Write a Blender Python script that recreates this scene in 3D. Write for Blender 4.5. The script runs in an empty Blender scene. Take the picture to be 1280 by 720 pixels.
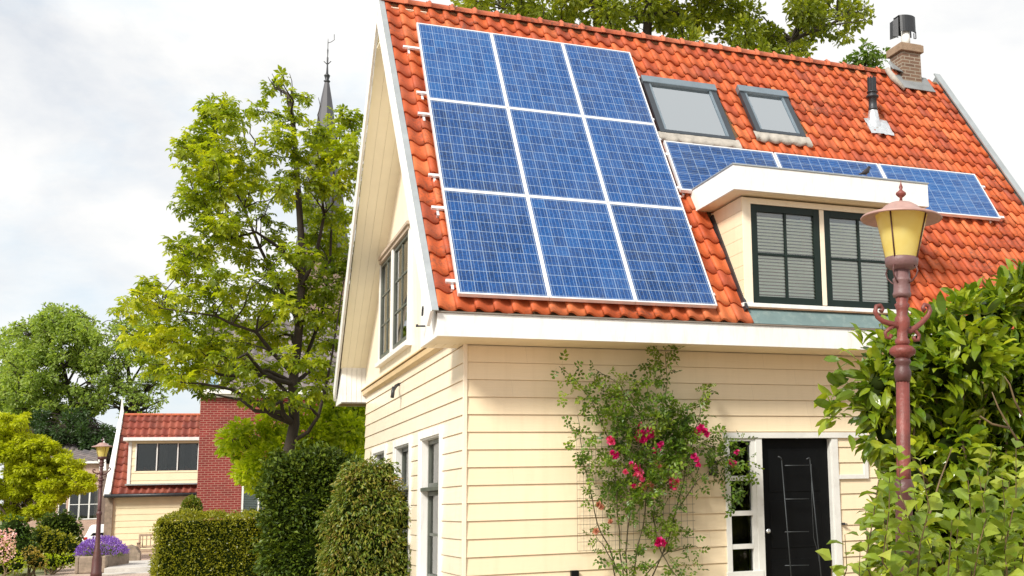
import bpy, math, random
import numpy as np
from mathutils import Vector, Matrix
random.seed(7); RNG = np.random.default_rng(11)
S = bpy.context.scene
COL = S.collection
R = math.radians
PI = math.pi

# ------------------------------------------------------------------ camera frame
CAM = np.array([-2.88492, -13.26152, 0.78052])
FW = np.array([0.40583077, 0.90038753, 0.15685559])
RT = np.array([0.91304802, -0.40703097, -0.0258669])
UP = np.array([-0.04055485, -0.15371427, 0.98728275])
FOC, PX, PY = 1457.2567, 888.2343, 391.6067
def ray(x, y): return FW + RT*(x-PX)/FOC - UP*(y-PY)/FOC
def at(x, y, Y):                       # point of the plane y = Y seen in that direction
    d = ray(x, y); return CAM + d*(Y-CAM[1])/d[1]
def dep(x, y, D): return CAM + ray(x, y)*D
GZ = -0.8
BGR = -R(4.0)                         # heading of the far buildings
def ground_at(x, D):
    p = dep(x, 640, D); return (float(p[0]), float(p[1]), GZ)
def zof(x, y, D): return float(dep(x, y, D)[2])

# ------------------------------------------------------------------ materials
def newmat(name):
    m = bpy.data.materials.new(name); m.use_nodes = True
    nt = m.node_tree; nt.nodes.clear()
    out = nt.nodes.new('ShaderNodeOutputMaterial')
    return m, nt, out
def nd(nt, typ, **kw):
    n = nt.nodes.new(typ)
    for k, v in kw.items():
        if k.startswith('i_'):
            key = k[2:]
            key = int(key) if key.isdigit() else key.replace('_', ' ')
            n.inputs[key].default_value = v
        else: setattr(n, k, v)
    return n
def ln(nt, a, ai, b, bi): nt.links.new(a.outputs[ai], b.inputs[bi])
def mth(nt, op, a, b=None, c=None):
    n = nt.nodes.new('ShaderNodeMath'); n.operation = op
    for i, v in enumerate((a, b, c)):
        if v is None: continue
        if isinstance(v, (int, float)): n.inputs[i].default_value = v
        else: nt.links.new(v, n.inputs[i])
    return n.outputs[0]
def ramp(nt, fac, stops, interp='LINEAR'):
    r = nt.nodes.new('ShaderNodeValToRGB'); cr = r.color_ramp; cr.interpolation = interp
    while len(cr.elements) > 1: cr.elements.remove(cr.elements[-1])
    cr.elements[0].position = stops[0][0]; cr.elements[0].color = (*stops[0][1], 1)
    for p, c in stops[1:]:
        e = cr.elements.new(p); e.color = (*c, 1)
    nt.links.new(fac, r.inputs[0]); return r.outputs[0]
def mixc(nt, fac, a, b, blend='MIX'):
    n = nt.nodes.new('ShaderNodeMix'); n.data_type = 'RGBA'; n.blend_type = blend
    for sock, v in ((n.inputs[0], fac), (n.inputs[6], a), (n.inputs[7], b)):
        if isinstance(v, (int, float)): sock.default_value = v
        elif isinstance(v, tuple): sock.default_value = (*v, 1) if len(v) == 3 else v
        else: nt.links.new(v, sock)
    return n.outputs[2]
def sc(c, k): return tuple(min(1, x*k) for x in c)
def pmat(name, col, rough=.5, var=.12, scale=3, bump=0.0, bscale=40, metal=0, spec=.5, stretch=(1,1,1), dirt=None, dirt_amt=.0, coat=0, island=0):
    m, nt, out = newmat(name)
    b = nd(nt, 'ShaderNodeBsdfPrincipled'); b.inputs['Roughness'].default_value = rough
    b.inputs['Metallic'].default_value = metal; b.inputs['Specular IOR Level'].default_value = spec
    if coat: b.inputs['Coat Weight'].default_value = coat; b.inputs['Coat Roughness'].default_value = .15
    tc = nd(nt, 'ShaderNodeTexCoord'); mp = nd(nt, 'ShaderNodeMapping'); mp.inputs['Scale'].default_value = stretch
    ln(nt, tc, 'Object', mp, 'Vector')
    n1 = nd(nt, 'ShaderNodeTexNoise', i_Scale=scale, i_Detail=6.0, i_Roughness=.6); ln(nt, mp, 0, n1, 'Vector')
    c = ramp(nt, n1.outputs[0], [(.3, sc(col, 1-var)), (.7, sc(col, 1+var))])
    if dirt:
        n2 = nd(nt, 'ShaderNodeTexNoise', i_Scale=scale*2.3, i_Detail=9.0, i_Roughness=.7); ln(nt, mp, 0, n2, 'Vector')
        f = ramp(nt, n2.outputs[0], [(.5, (0,0,0)), (.72, (1,1,1))])
        c = mixc(nt, mth(nt, 'MULTIPLY', f, dirt_amt), c, dirt)
    if island:
        g = nd(nt, 'ShaderNodeNewGeometry')
        k = mth(nt, 'MULTIPLY_ADD', g.outputs['Random Per Island'], island, 1-island/2)
        hs = nd(nt, 'ShaderNodeHueSaturation'); nt.links.new(k, hs.inputs['Value']); nt.links.new(c, hs.inputs['Color']); c = hs.outputs[0]
    nt.links.new(c, b.inputs['Base Color'])
    if bump:
        n3 = nd(nt, 'ShaderNodeTexNoise', i_Scale=bscale, i_Detail=5.0); ln(nt, mp, 0, n3, 'Vector')
        bp = nd(nt, 'ShaderNodeBump', i_Strength=bump, i_Distance=.01); ln(nt, n3, 0, bp, 'Height'); ln(nt, bp, 0, b, 'Normal')
    ln(nt, b, 0, out, 0); return m
def leafmat(name, cols, trans=.35, rough=.42, spec=.45, pscale=1.2, pamt=.5):
    m, nt, out = newmat(name)
    g = nd(nt, 'ShaderNodeNewGeometry'); tc = nd(nt, 'ShaderNodeTexCoord')
    n1 = nd(nt, 'ShaderNodeTexNoise', i_Scale=pscale, i_Detail=2.0); ln(nt, tc, 'Object', n1, 'Vector')
    f = mth(nt, 'ADD', mth(nt, 'MULTIPLY', g.outputs['Random Per Island'], 1-pamt), mth(nt, 'MULTIPLY', mth(nt, 'MULTIPLY_ADD', n1.outputs[0], 2.2, -.6), pamt))
    n = len(cols)
    c = ramp(nt, f, [(i/(n-1), cols[i]) for i in range(n)])
    b = nd(nt, 'ShaderNodeBsdfPrincipled'); b.inputs['Roughness'].default_value = rough; b.inputs['Specular IOR Level'].default_value = spec
    nt.links.new(c, b.inputs['Base Color'])
    t = nd(nt, 'ShaderNodeBsdfTranslucent')
    ct = mixc(nt, 1.0, c, (1.0, 1.0, .35), 'MULTIPLY')
    hs = nd(nt, 'ShaderNodeHueSaturation', i_Value=1.7); nt.links.new(ct, hs.inputs['Color']); ln(nt, hs, 0, t, 'Color')
    mx = nd(nt, 'ShaderNodeMixShader', i_0=trans); ln(nt, b, 0, mx, 1); ln(nt, t, 0, mx, 2); ln(nt, mx, 0, out, 0)
    return m
def glassmat(name, tint=(.9,.95,.93), extra=.04, rough=.0):
    m, nt, out = newmat(name)
    t = nd(nt, 'ShaderNodeBsdfTransparent'); t.inputs[0].default_value = (*tint, 1)
    g = nd(nt, 'ShaderNodeBsdfGlossy', i_Roughness=rough)
    g.inputs[0].default_value = (.90,.96,1,1) if extra>.2 else (1,1,1,1)
    fr = nd(nt, 'ShaderNodeFresnel', i_IOR=1.62)
    f = mth(nt, 'ADD', fr.outputs[0], extra)
    tc = nd(nt, 'ShaderNodeTexCoord'); nz = nd(nt, 'ShaderNodeTexNoise', i_Scale=1.6, i_Detail=1.0); ln(nt, tc, 'Object', nz, 'Vector')
    bp = nd(nt, 'ShaderNodeBump', i_Strength=.12, i_Distance=.02); ln(nt, nz, 0, bp, 'Height'); ln(nt, bp, 0, g, 'Normal')
    mx = nd(nt, 'ShaderNodeMixShader'); nt.links.new(f, mx.inputs[0]); ln(nt, t, 0, mx, 1); ln(nt, g, 0, mx, 2); ln(nt, mx, 0, out, 0)
    return m
def tilemat(name, cols, stain=(.06,.045,.035), samt=.55):
    m, nt, out = newmat(name)
    g = nd(nt, 'ShaderNodeNewGeometry'); tc = nd(nt, 'ShaderNodeTexCoord')
    n = len(cols)
    c = ramp(nt, g.outputs['Random Per Island'], [(i/(n-1), cols[i]) for i in range(n)])
    n1 = nd(nt, 'ShaderNodeTexNoise', i_Scale=1.1, i_Detail=8.0, i_Roughness=.72); ln(nt, tc, 'Object', n1, 'Vector')
    n2 = nd(nt, 'ShaderNodeTexNoise', i_Scale=22.0, i_Detail=6.0, i_Roughness=.7); ln(nt, tc, 'Object', n2, 'Vector')
    f1 = ramp(nt, n1.outputs[0], [(.46, (0,0,0)), (.66, (1,1,1))])
    f2 = ramp(nt, n2.outputs[0], [(.42, (0,0,0)), (.7, (1,1,1))])
    f = mth(nt, 'MULTIPLY', mth(nt, 'MULTIPLY', f1, f2), samt*1.6)
    f3 = mth(nt, 'MULTIPLY', f2, .20)
    c = mixc(nt, mth(nt, 'MINIMUM', mth(nt, 'ADD', f, f3), .85), c, stain)
    b = nd(nt, 'ShaderNodeBsdfPrincipled', i_Roughness=.62); b.inputs['Specular IOR Level'].default_value = .35
    nt.links.new(c, b.inputs['Base Color'])
    bp = nd(nt, 'ShaderNodeBump', i_Strength=.25, i_Distance=.006); ln(nt, n2, 0, bp, 'Height'); ln(nt, bp, 0, b, 'Normal')
    ln(nt, b, 0, out, 0); return m
def brickmat(name, c1, c2, mortar, bw=.22, bh=.065, ms=.012, bump=.4):
    m, nt, out = newmat(name)
    tc = nd(nt, 'ShaderNodeTexCoord'); sp = nd(nt, 'ShaderNodeSeparateXYZ'); ln(nt, tc, 'Object', sp, 0)
    cb = nd(nt, 'ShaderNodeCombineXYZ'); nt.links.new(mth(nt, 'ADD', sp.outputs[0], sp.outputs[1]), cb.inputs[0]); ln(nt, sp, 2, cb, 1)
    br = nd(nt, 'ShaderNodeTexBrick', i_Scale=1.0, i_Mortar_Size=ms, i_Mortar_Smooth=.2, i_Brick_Width=bw, i_Row_Height=bh, i_Bias=-.1)
    br.inputs['Color1'].default_value = (*c1, 1); br.inputs['Color2'].default_value = (*c2, 1); br.inputs['Mortar'].default_value = (*mortar, 1)
    ln(nt, cb, 0, br, 'Vector')
    n1 = nd(nt, 'ShaderNodeTexNoise', i_Scale=2.0, i_Detail=8.0); ln(nt, tc, 'Object', n1, 'Vector')
    v = nd(nt, 'ShaderNodeHueSaturation'); nt.links.new(mth(nt, 'MULTIPLY_ADD', n1.outputs[0], .7, .65), v.inputs['Value']); ln(nt, br, 0, v, 'Color')
    b = nd(nt, 'ShaderNodeBsdfPrincipled', i_Roughness=.85); ln(nt, v, 0, b, 'Base Color')
    bp = nd(nt, 'ShaderNodeBump', i_Strength=bump, i_Distance=.01, invert=True); ln(nt, br, 1, bp, 'Height'); ln(nt, bp, 0, b, 'Normal')
    ln(nt, b, 0, out, 0); return m
def panelmat(name, blue=(.001,.050,.205), tint=0.0):
    m, nt, out = newmat(name)
    uv = nd(nt, 'ShaderNodeUVMap'); sp = nd(nt, 'ShaderNodeSeparateXYZ'); ln(nt, uv, 0, sp, 0)
    fx = mth(nt, 'FRACT', sp.outputs[0]); fy = mth(nt, 'FRACT', sp.outputs[1])
    def line(f, c, w): return mth(nt, 'LESS_THAN', mth(nt, 'ABSOLUTE', mth(nt, 'SUBTRACT', f, c)), w)
    gx = mth(nt, 'GREATER_THAN', mth(nt, 'ABSOLUTE', mth(nt, 'SUBTRACT', fx, .5)), .470)
    gy = mth(nt, 'GREATER_THAN', mth(nt, 'ABSOLUTE', mth(nt, 'SUBTRACT', fy, .5)), .474)
    gap = mth(nt, 'MAXIMUM', gx, gy)
    bus = mth(nt, 'MAXIMUM', mth(nt, 'MAXIMUM', line(fx, .2, .016), line(fx, .5, .016)), line(fx, .8, .016))
    # each cell and each crystal has its own blue
    cx = mth(nt, 'FLOOR', sp.outputs[0]); cy = mth(nt, 'FLOOR', sp.outputs[1])
    cb = nd(nt, 'ShaderNodeCombineXYZ'); nt.links.new(cx, cb.inputs[0]); nt.links.new(cy, cb.inputs[1])
    oi = nd(nt, 'ShaderNodeObjectInfo'); nt.links.new(mth(nt, 'MULTIPLY', oi.outputs['Random'], 60.0), cb.inputs[2])
    wn = nd(nt, 'ShaderNodeTexWhiteNoise'); ln(nt, cb, 0, wn, 0)
    vo = nd(nt, 'ShaderNodeTexVoronoi', i_Scale=9.0); ln(nt, uv, 0, vo, 'Vector')
    sv = nd(nt, 'ShaderNodeSeparateColor'); ln(nt, vo, 'Color', sv, 0)
    k = mth(nt, 'ADD', mth(nt, 'MULTIPLY', wn.outputs[0], .35), mth(nt, 'MULTIPLY', sv.outputs[0], .55))
    k = mth(nt, 'ADD', k, mth(nt, 'MULTIPLY_ADD', oi.outputs['Random'], .42, -.12))
    c = ramp(nt, k, [(0, sc(blue, .42)), (.55, blue), (1.1 if False else 1, (blue[0]*2.2+.008, blue[1]*1.6+.01, blue[2]*1.35))])
    c = mixc(nt, mth(nt, 'MULTIPLY', bus, .30), c, (.40,.52,.66))
    c = mixc(nt, mth(nt, 'MULTIPLY', gap, .36), c, (.48,.6,.72))
    tcx = nd(nt, 'ShaderNodeTexCoord'); du = nd(nt, 'ShaderNodeTexNoise', i_Scale=1.3, i_Detail=6.0, i_Roughness=.65); ln(nt, tcx, 'Object', du, 'Vector')
    c = mixc(nt, mth(nt, 'MULTIPLY', ramp(nt, du.outputs[0], [(.4,(0,0,0)),(.75,(1,1,1))]), .06), c, (.40,.40,.38))
    b = nd(nt, 'ShaderNodeBsdfPrincipled', i_Roughness=.5); b.inputs['Specular IOR Level'].default_value = .15
    b.inputs['Coat Weight'].default_value = .6; b.inputs['Coat Roughness'].default_value = .05; b.inputs['Coat IOR'].default_value = 1.35
    nt.links.new(c, b.inputs['Base Color']); ln(nt, b, 0, out, 0); return m

M = {}
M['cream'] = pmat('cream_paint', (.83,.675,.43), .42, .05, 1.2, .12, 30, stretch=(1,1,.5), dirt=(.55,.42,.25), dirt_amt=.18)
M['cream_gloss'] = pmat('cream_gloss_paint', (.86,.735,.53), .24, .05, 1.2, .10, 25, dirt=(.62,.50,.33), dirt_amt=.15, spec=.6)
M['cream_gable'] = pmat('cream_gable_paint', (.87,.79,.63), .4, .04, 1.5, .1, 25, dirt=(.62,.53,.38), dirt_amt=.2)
M['soffit'] = pmat('soffit_paint', (.80,.68,.45), .5, .06, 2, .1, 30)
M['white'] = pmat('white_paint', (.77,.765,.745), .42, .05, 2.5, .08, 40, stretch=(1.6,1.6,.35), dirt=(.42,.40,.35), dirt_amt=.4)
M['whitegrey'] = pmat('weathered_white_paint', (.66,.66,.63), .5, .06, 3, .1, 40, dirt=(.4,.38,.34), dirt_amt=.3)
M['zinc'] = pmat('zinc_flashing', (.42,.45,.46), .45, .12, 4, .1, 30, metal=.6)
M['lead'] = pmat('painted_lead_flashing', (.13,.19,.19), .5, .15, 3, .2, 12, dirt=(.35,.4,.36), dirt_amt=.4)
M['leadgrey'] = pmat('lead_sheet', (.20,.21,.215), .55, .2, 4, .4, 12)
M['mortar'] = pmat('pale_mortar', (.36,.33,.29), .9, .2, 9, .5, 30)
M['green'] = pmat('dark_green_paint', (.007,.016,.013), .4, .2, 4, .05, 40, spec=.3)
M['greygreen'] = pmat('grey_green_paint', (.09,.10,.085), .4, .2, 4, .05, 40)
M['black'] = pmat('black_gloss_paint', (.004,.0045,.005), .45, .2, 3, .02, 40, spec=.12)
M['dark'] = pmat('unlit_room_dark', (.02,.018,.017), .8, .2)  # near-black colour stands in for the shade of unlit rooms
M['darkred'] = pmat('dark_red_curtain', (.03,.010,.010), .8, .3, 8)
M['brown'] = pmat('brown_wood_trim', (.22,.13,.07), .55, .2, 8, .1, 40)
M['frame_grey'] = pmat('grey_aluminium', (.05,.06,.072), .35, .1, 5, metal=.4)
M['frame_grey_light'] = pmat('light_grey_aluminium', (.20,.25,.29), .35, .1, 5, metal=.5)
M['alu'] = pmat('aluminium_frame', (.78,.78,.79), .38, .05, 5, metal=.35)
M['blind'] = pmat('blind_slat', (.93,.96,.84), .5, .05, 3)
M['skyreflect'] = pmat('painted_sky_reflection', (.72,.82,.94), .6, .12, .8)  # pale blue imitates the sky reflected in the skylight panes
M['glass'] = glassmat('window_glass', (.97,.99,.97), .03)
M['glassdark'] = glassmat('window_glass_plain', (.7,.75,.74), -.01)
M['tile'] = tilemat('orange_pantile', [(.48,.088,.024),(.57,.118,.032),(.38,.068,.024),(.54,.105,.028),(.62,.165,.055),(.35,.068,.030),(.50,.098,.033)])
M['tile_ridge'] = tilemat('ridge_tile', [(.50,.11,.045),(.62,.17,.08),(.56,.14,.06)], samt=.8)
M['tile_red'] = tilemat('red_pantile', [(.20,.040,.026),(.27,.055,.034),(.33,.085,.05),(.16,.035,.024)], samt=.5)
M['tile_grey'] = tilemat('grey_pantile', [(.17,.15,.15),(.24,.20,.19),(.13,.12,.13)], samt=.5)
M['panel'] = panelmat('solar_cells')
M['brick_red'] = brickmat('red_brick', (.22,.020,.016), (.16,.015,.013), (.34,.17,.13), .22, .078, .010)
M['brick_pink'] = brickmat('pink_brick', (.42,.24,.17), (.34,.18,.13), (.5,.42,.36))
M['brick_chim'] = brickmat('brown_brick', (.17,.10,.065), (.11,.06,.04), (.26,.22,.17), .20, .060, .010)
M['stone'] = pmat('weathered_stone', (.26,.20,.15), .85, .3, 6, .6, 25, dirt=(.12,.13,.07), dirt_amt=.4)
M['concrete'] = pmat('concrete_slab', (.50,.47,.43), .8, .12, 3, .3, 30, dirt=(.25,.22,.2), dirt_amt=.3)
M['slate'] = pmat('church_slate', (.085,.083,.095), .6, .2, .3, .2, 2)
M['iron'] = pmat('dark_red_iron', (.085,.030,.028), .5, .2, 6, .3, 60, dirt=(.05,.02,.018), dirt_amt=.5)
M['iron_pink'] = pmat('weathered_red_iron', (.175,.042,.033), .5, .35, 9, .35, 70, dirt=(.12,.045,.04), dirt_amt=.6)
M['iron_hat'] = pmat('faded_red_iron', (.36,.22,.19), .5, .2, 6, .2, 50, dirt=(.2,.1,.09), dirt_amt=.3)
M['iron_brown'] = pmat('brown_iron', (.16,.085,.085), .5, .2, 9, .3, 70)
M['darkmetal'] = pmat('dark_metal', (.035,.037,.042), .45, .2, 6, .15, 40, metal=.3)
M['chrome'] = pmat('crumpled_aluminium', (.72,.74,.76), .3, .15, 18, 1.0, 22, metal=.8)
M['wire'] = pmat('trellis_wire', (.12,.10,.08), .6, .1)
M['reflected_ladder'] = pmat('door_reflection_grey', (.05,.056,.06), .5, .1, metal=.6)  # grey of the door's reflected rails and rungs, built as solid rods
M['bark'] = pmat('bark', (.085,.058,.038), .9, .35, 7, .9, 22, stretch=(1,1,.35))
M['barkdark'] = pmat('dark_bark', (.035,.026,.018), .9, .35, 7, .8, 22, stretch=(1,1,.35))
M['twig'] = pmat('green_brown_stem', (.12,.08,.035), .7, .3, 9)
M['wood'] = pmat('grey_teak', (.34,.24,.17), .75, .2, 12, .3, 50, stretch=(1,1,1))
M['carwhite'] = pmat('white_car_paint', (.80,.82,.84), .2, .02, 1, coat=.8)
M['rubber'] = pmat('tyre_rubber', (.02,.02,.02), .8, .1)
M['soil'] = pmat('soil', (.07,.05,.035), .95, .3, 8, .6, 20)
M['bird'] = pmat('black_feathers', (.018,.014,.018), .4, .4, 60)
M['petal'] = leafmat('crimson_petals', [(.36,.002,.07),(.60,.008,.16),(.74,.05,.30)], .25, .5)
M['petalpink'] = leafmat('pink_petals', [(.55,.02,.12),(.68,.08,.22),(.75,.25,.35)], .3, .5)
M['petalfade'] = leafmat('faded_petals', [(.42,.16,.10),(.55,.26,.18)], .3, .6)
M['lavender'] = leafmat('lavender_flowers', [(.16,.07,.42),(.26,.12,.58),(.36,.20,.66)], .2, .6)
M['pinkflower'] = leafmat('pale_pink_flowers', [(.60,.25,.35),(.75,.5,.5),(.7,.6,.45)], .3, .6)
# lamp glass: milky yellow
def lampglass():
    m, nt, out = newmat('milky_yellow_glass')
    tc = nd(nt, 'ShaderNodeTexCoord'); n1 = nd(nt, 'ShaderNodeTexNoise', i_Scale=6.0, i_Detail=3.0); ln(nt, tc, 'Object', n1, 'Vector')
    c = ramp(nt, n1.outputs[0], [(.3, (.90,.74,.20)), (.7, (.95,.86,.36))])
    b = nd(nt, 'ShaderNodeBsdfPrincipled', i_Roughness=.22); nt.links.new(c, b.inputs['Base Color'])
    t = nd(nt, 'ShaderNodeBsdfTranslucent'); nt.links.new(c, t.inputs[0])
    mx = nd(nt, 'ShaderNodeMixShader', i_0=.55); ln(nt, b, 0, mx, 1); ln(nt, t, 0, mx, 2); ln(nt, mx, 0, out, 0); return m
M['lampglass'] = lampglass()
# leaves
M['L_chestnut'] = leafmat('chestnut_leaves', [(.05,.085,.006),(.15,.21,.010),(.33,.38,.018),(.58,.57,.03)], .55, .4, pscale=.7)
M['L_tree'] = leafmat('broad_tree_leaves', [(.07,.10,.010),(.19,.23,.016),(.38,.38,.035)], .5, .45, pscale=.8)
M['L_far'] = leafmat('far_tree_leaves', [(.13,.20,.045),(.27,.36,.08),(.44,.50,.14)], .5, .5, pscale=.25)
M['L_fardark'] = leafmat('far_dark_leaves', [(.02,.05,.012),(.05,.095,.02)], .3, .5, pscale=.25)
M['L_yellow'] = leafmat('yellow_green_leaves', [(.22,.27,.010),(.42,.46,.016),(.60,.60,.03)], .4, .5, pscale=1.0)
M['L_hedge'] = leafmat('hedge_leaves', [(.09,.11,.008),(.22,.23,.015),(.42,.39,.03)], .35, .35, pscale=4, pamt=.3)
M['L_dark'] = leafmat('dark_hedge_leaves', [(.02,.04,.006),(.06,.10,.010),(.16,.21,.018)], .2, .45, .25, pscale=3, pamt=.3)
M['L_bush'] = leafmat('reddish_green_leaves', [(.05,.085,.010),(.10,.16,.014),(.22,.24,.03),(.28,.17,.05)], .25, .4, pscale=3, pamt=.35)
M['L_bright'] = leafmat('fresh_green_leaves', [(.16,.24,.012),(.34,.42,.018),(.52,.56,.03)], .55, .45, pscale=1.2)
M['L_laurel'] = leafmat('laurel_leaves', [(.035,.07,.006),(.085,.15,.010),(.21,.28,.014),(.40,.43,.025)], .35, .26, .55, pscale=1.6, pamt=.45)
M['L_dogwood'] = leafmat('light_shrub_leaves', [(.07,.12,.015),(.19,.27,.03),(.44,.48,.09)], .38, .4, pscale=2, pamt=.4)
M['L_rose'] = leafmat('rose_leaves', [(.02,.045,.006),(.055,.11,.010),(.12,.20,.014),(.28,.36,.03)], .35, .4, pscale=3.0, pamt=.55)
M['core'] = leafmat('shaded_leaf_core', [(.008,.013,.003),(.018,.027,.006)], .0, 1.0, .0)  # near-black cores: the shade inside the foliage is put into the colour

def boardmat(name, col, rough, pitch=.2, dirt=(.5,.38,.22), spec=.5):
    m, nt, out = newmat(name); tc = nd(nt, 'ShaderNodeTexCoord'); sp = nd(nt, 'ShaderNodeSeparateXYZ'); ln(nt, tc, 'Object', sp, 0)
    row = mth(nt, 'FLOOR', mth(nt, 'DIVIDE', mth(nt, 'ADD', sp.outputs[2], GZ), pitch))
    hor = mth(nt, 'ADD', sp.outputs[0], sp.outputs[1])
    w1 = nd(nt, 'ShaderNodeTexWhiteNoise', noise_dimensions='1D'); nt.links.new(row, w1.inputs['W'])
    seg = mth(nt, 'ADD', mth(nt, 'DIVIDE', hor, 3.1), mth(nt, 'MULTIPLY', w1.outputs[0], 7.0))
    cb = nd(nt, 'ShaderNodeCombineXYZ'); nt.links.new(mth(nt, 'FLOOR', seg), cb.inputs[0]); nt.links.new(row, cb.inputs[1])
    w2 = nd(nt, 'ShaderNodeTexWhiteNoise'); ln(nt, cb, 0, w2, 0)
    mp = nd(nt, 'ShaderNodeMapping'); mp.inputs['Scale'].default_value = (1.2,1.2,26); ln(nt, tc, 'Object', mp, 0)
    g = nd(nt, 'ShaderNodeTexNoise', i_Scale=1.6, i_Detail=7.0, i_Roughness=.65); ln(nt, mp, 0, g, 0)
    big = nd(nt, 'ShaderNodeTexNoise', i_Scale=.8, i_Detail=5.0); ln(nt, tc, 'Object', big, 0)
    mv = nd(nt, 'ShaderNodeMapping'); mv.inputs['Scale'].default_value = (9,9,.7); ln(nt, tc, 'Object', mv, 0)
    st = nd(nt, 'ShaderNodeTexNoise', i_Scale=1.0, i_Detail=6.0, i_Roughness=.6); ln(nt, mv, 0, st, 0)
    k = mth(nt, 'MULTIPLY_ADD', w2.outputs[0], .07, .93)
    k = mth(nt, 'MULTIPLY', k, mth(nt, 'MULTIPLY_ADD', g.outputs[0], .06, .97)); k = mth(nt, 'MULTIPLY', k, mth(nt, 'MULTIPLY_ADD', big.outputs[0], .14, .93))
    hs = nd(nt, 'ShaderNodeHueSaturation'); hs.inputs['Color'].default_value = (*col,1); nt.links.new(k, hs.inputs['Value'])
    f = mth(nt, 'MULTIPLY', ramp(nt, st.outputs[0], [(.5,(0,0,0)),(.75,(1,1,1))]), .16)
    low = mth(nt, 'MULTIPLY', mth(nt, 'MAXIMUM', mth(nt, 'SUBTRACT', .9, sp.outputs[2]), 0.0), .35)
    f = mth(nt, 'MINIMUM', mth(nt, 'ADD', f, mth(nt, 'MULTIPLY', low, st.outputs[0])), .6)
    butt = mth(nt, 'LESS_THAN', mth(nt, 'FRACT', seg), .0011)
    c = mixc(nt, f, hs.outputs[0], dirt); c = mixc(nt, mth(nt, 'MULTIPLY', butt, .22), c, (.15,.1,.05))
    b = nd(nt, 'ShaderNodeBsdfPrincipled'); b.inputs['Specular IOR Level'].default_value = spec; nt.links.new(c, b.inputs['Base Color'])
    nt.links.new(mth(nt, 'MULTIPLY_ADD', g.outputs[0], .25, rough-.1), b.inputs['Roughness'])
    bp = nd(nt, 'ShaderNodeBump', i_Strength=.22, i_Distance=.008); nt.links.new(mth(nt, 'ADD', g.outputs[0], big.outputs[0]), bp.inputs['Height']); ln(nt, bp, 0, b, 'Normal')
    ln(nt, b, 0, out, 0); return m
# ------------------------------------------------------------------ mesh builder
class MB:
    def __init__(s): s.V=[]; s.F=[]; s.S=[]; s.UV=[]
    def add(s, V, F, smooth=False):
        o=len(s.V); s.V += [tuple(map(float,v)) for v in V]; s.F += [tuple(o+i for i in f) for f in F]; s.S += [smooth]*len(F); return s
    def quad(s,*p,smooth=False): return s.add(p,[tuple(range(len(p)))],smooth)
    def obox(s, O, a, b, c):
        O,a,b,c=[np.array(t,float) for t in (O,a,b,c)]
        if np.dot(np.cross(a,b),c)<0: a,b=b,a
        V=[O,O+a,O+a+b,O+b,O+c,O+a+c,O+a+b+c,O+b+c]
        return s.add(V,[(3,2,1,0),(4,5,6,7),(0,1,5,4),(1,2,6,5),(2,3,7,6),(3,0,4,7)])
    def box(s,x0,x1,y0,y1,z0,z1): return s.obox((x0,y0,z0),(x1-x0,0,0),(0,y1-y0,0),(0,0,z1-z0))
    def prism(s, poly, vec):
        n=len(poly); P=[np.array(p,float) for p in poly]; v=np.array(vec,float)
        nrm=sum((np.cross(P[i]-P[0],P[i+1]-P[0]) for i in range(1,n-1)), np.zeros(3))
        if nrm@v>0: P=P[::-1]
        V=P+[p+v for p in P]
        return s.add(V,[tuple(range(n)),tuple(reversed(range(n,2*n)))]+[(i,i+n,(i+1)%n+n,(i+1)%n) for i in range(n)])
    def tube(s, pts, r, seg=8, cap=True, smooth=True, flat=1.0):
        P=[np.array(p,float) for p in pts]; n=len(P)
        rs=[r]*n if isinstance(r,(int,float)) else list(r)
        V=[];F=[]
        t0=P[1]-P[0]; ref=np.array([0,0,1.]) if abs(t0[2])<.9*np.linalg.norm(t0) else np.array([1.,0,0])
        u=np.cross(t0,ref); u/=np.linalg.norm(u)+1e-12
        for i in range(n):
            t=(P[min(i+1,n-1)]-P[max(i-1,0)]); t/=np.linalg.norm(t)+1e-12
            u=u-t*(u@t); u/=np.linalg.norm(u)+1e-12; w=np.cross(t,u)
            for k in range(seg):
                a=2*PI*k/seg; V.append(P[i]+(u*math.cos(a)+w*math.sin(a)*flat)*rs[i])
        for i in range(n-1):
            for k in range(seg):
                k2=(k+1)%seg; F.append((i*seg+k,i*seg+k2,(i+1)*seg+k2,(i+1)*seg+k))
        s.add(V,F,smooth)
        if cap:
            o=len(s.V)-n*seg
            s.F.append(tuple(o+k for k in reversed(range(seg)))); s.F.append(tuple(o+(n-1)*seg+k for k in range(seg))); s.S += [False,False]
        return s
    def lathe(s, c, prof, seg=20, smooth=True, flute=0, close=True):
        c=np.array(c,float); V=[];F=[]; n=len(prof)
        for (r,z) in prof:
            for k in range(seg):
                a=2*PI*k/seg; rr=r*(1-flute*(k%2)); V.append((c[0]+rr*math.cos(a),c[1]+rr*math.sin(a),c[2]+z))
        for i in range(n-1):
            for k in range(seg):
                k2=(k+1)%seg; F.append((i*seg+k,i*seg+k2,(i+1)*seg+k2,(i+1)*seg+k))
        if close:
            F.append(tuple(reversed(range(seg)))); F.append(tuple((n-1)*seg+k for k in range(seg)))
        return s.add(V,F,smooth)
    def build(s, name, mat, parent=None, bevel=0, loc=None):
        org = np.array(parent['_org']) if parent is not None else np.array(loc if loc is not None else (0,0,0), float)
        me=bpy.data.meshes.new(name)
        V=np.array(s.V,float)-org
        me.from_pydata(V.tolist(),[],s.F)
        me.polygons.foreach_set('use_smooth', s.S)
        me.materials.append(mat); me.update()
        o=bpy.data.objects.new(name,me); COL.objects.link(o)
        if parent is not None:
            o.parent=parent
        else: o.location=org
        o['_org']=org.tolist()
        if bevel:
            b=o.modifiers.new('Bevel','BEVEL'); b.width=bevel; b.segments=2; b.limit_method='ANGLE'; b.angle_limit=R(40); b.harden_normals=False
        return o
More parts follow.
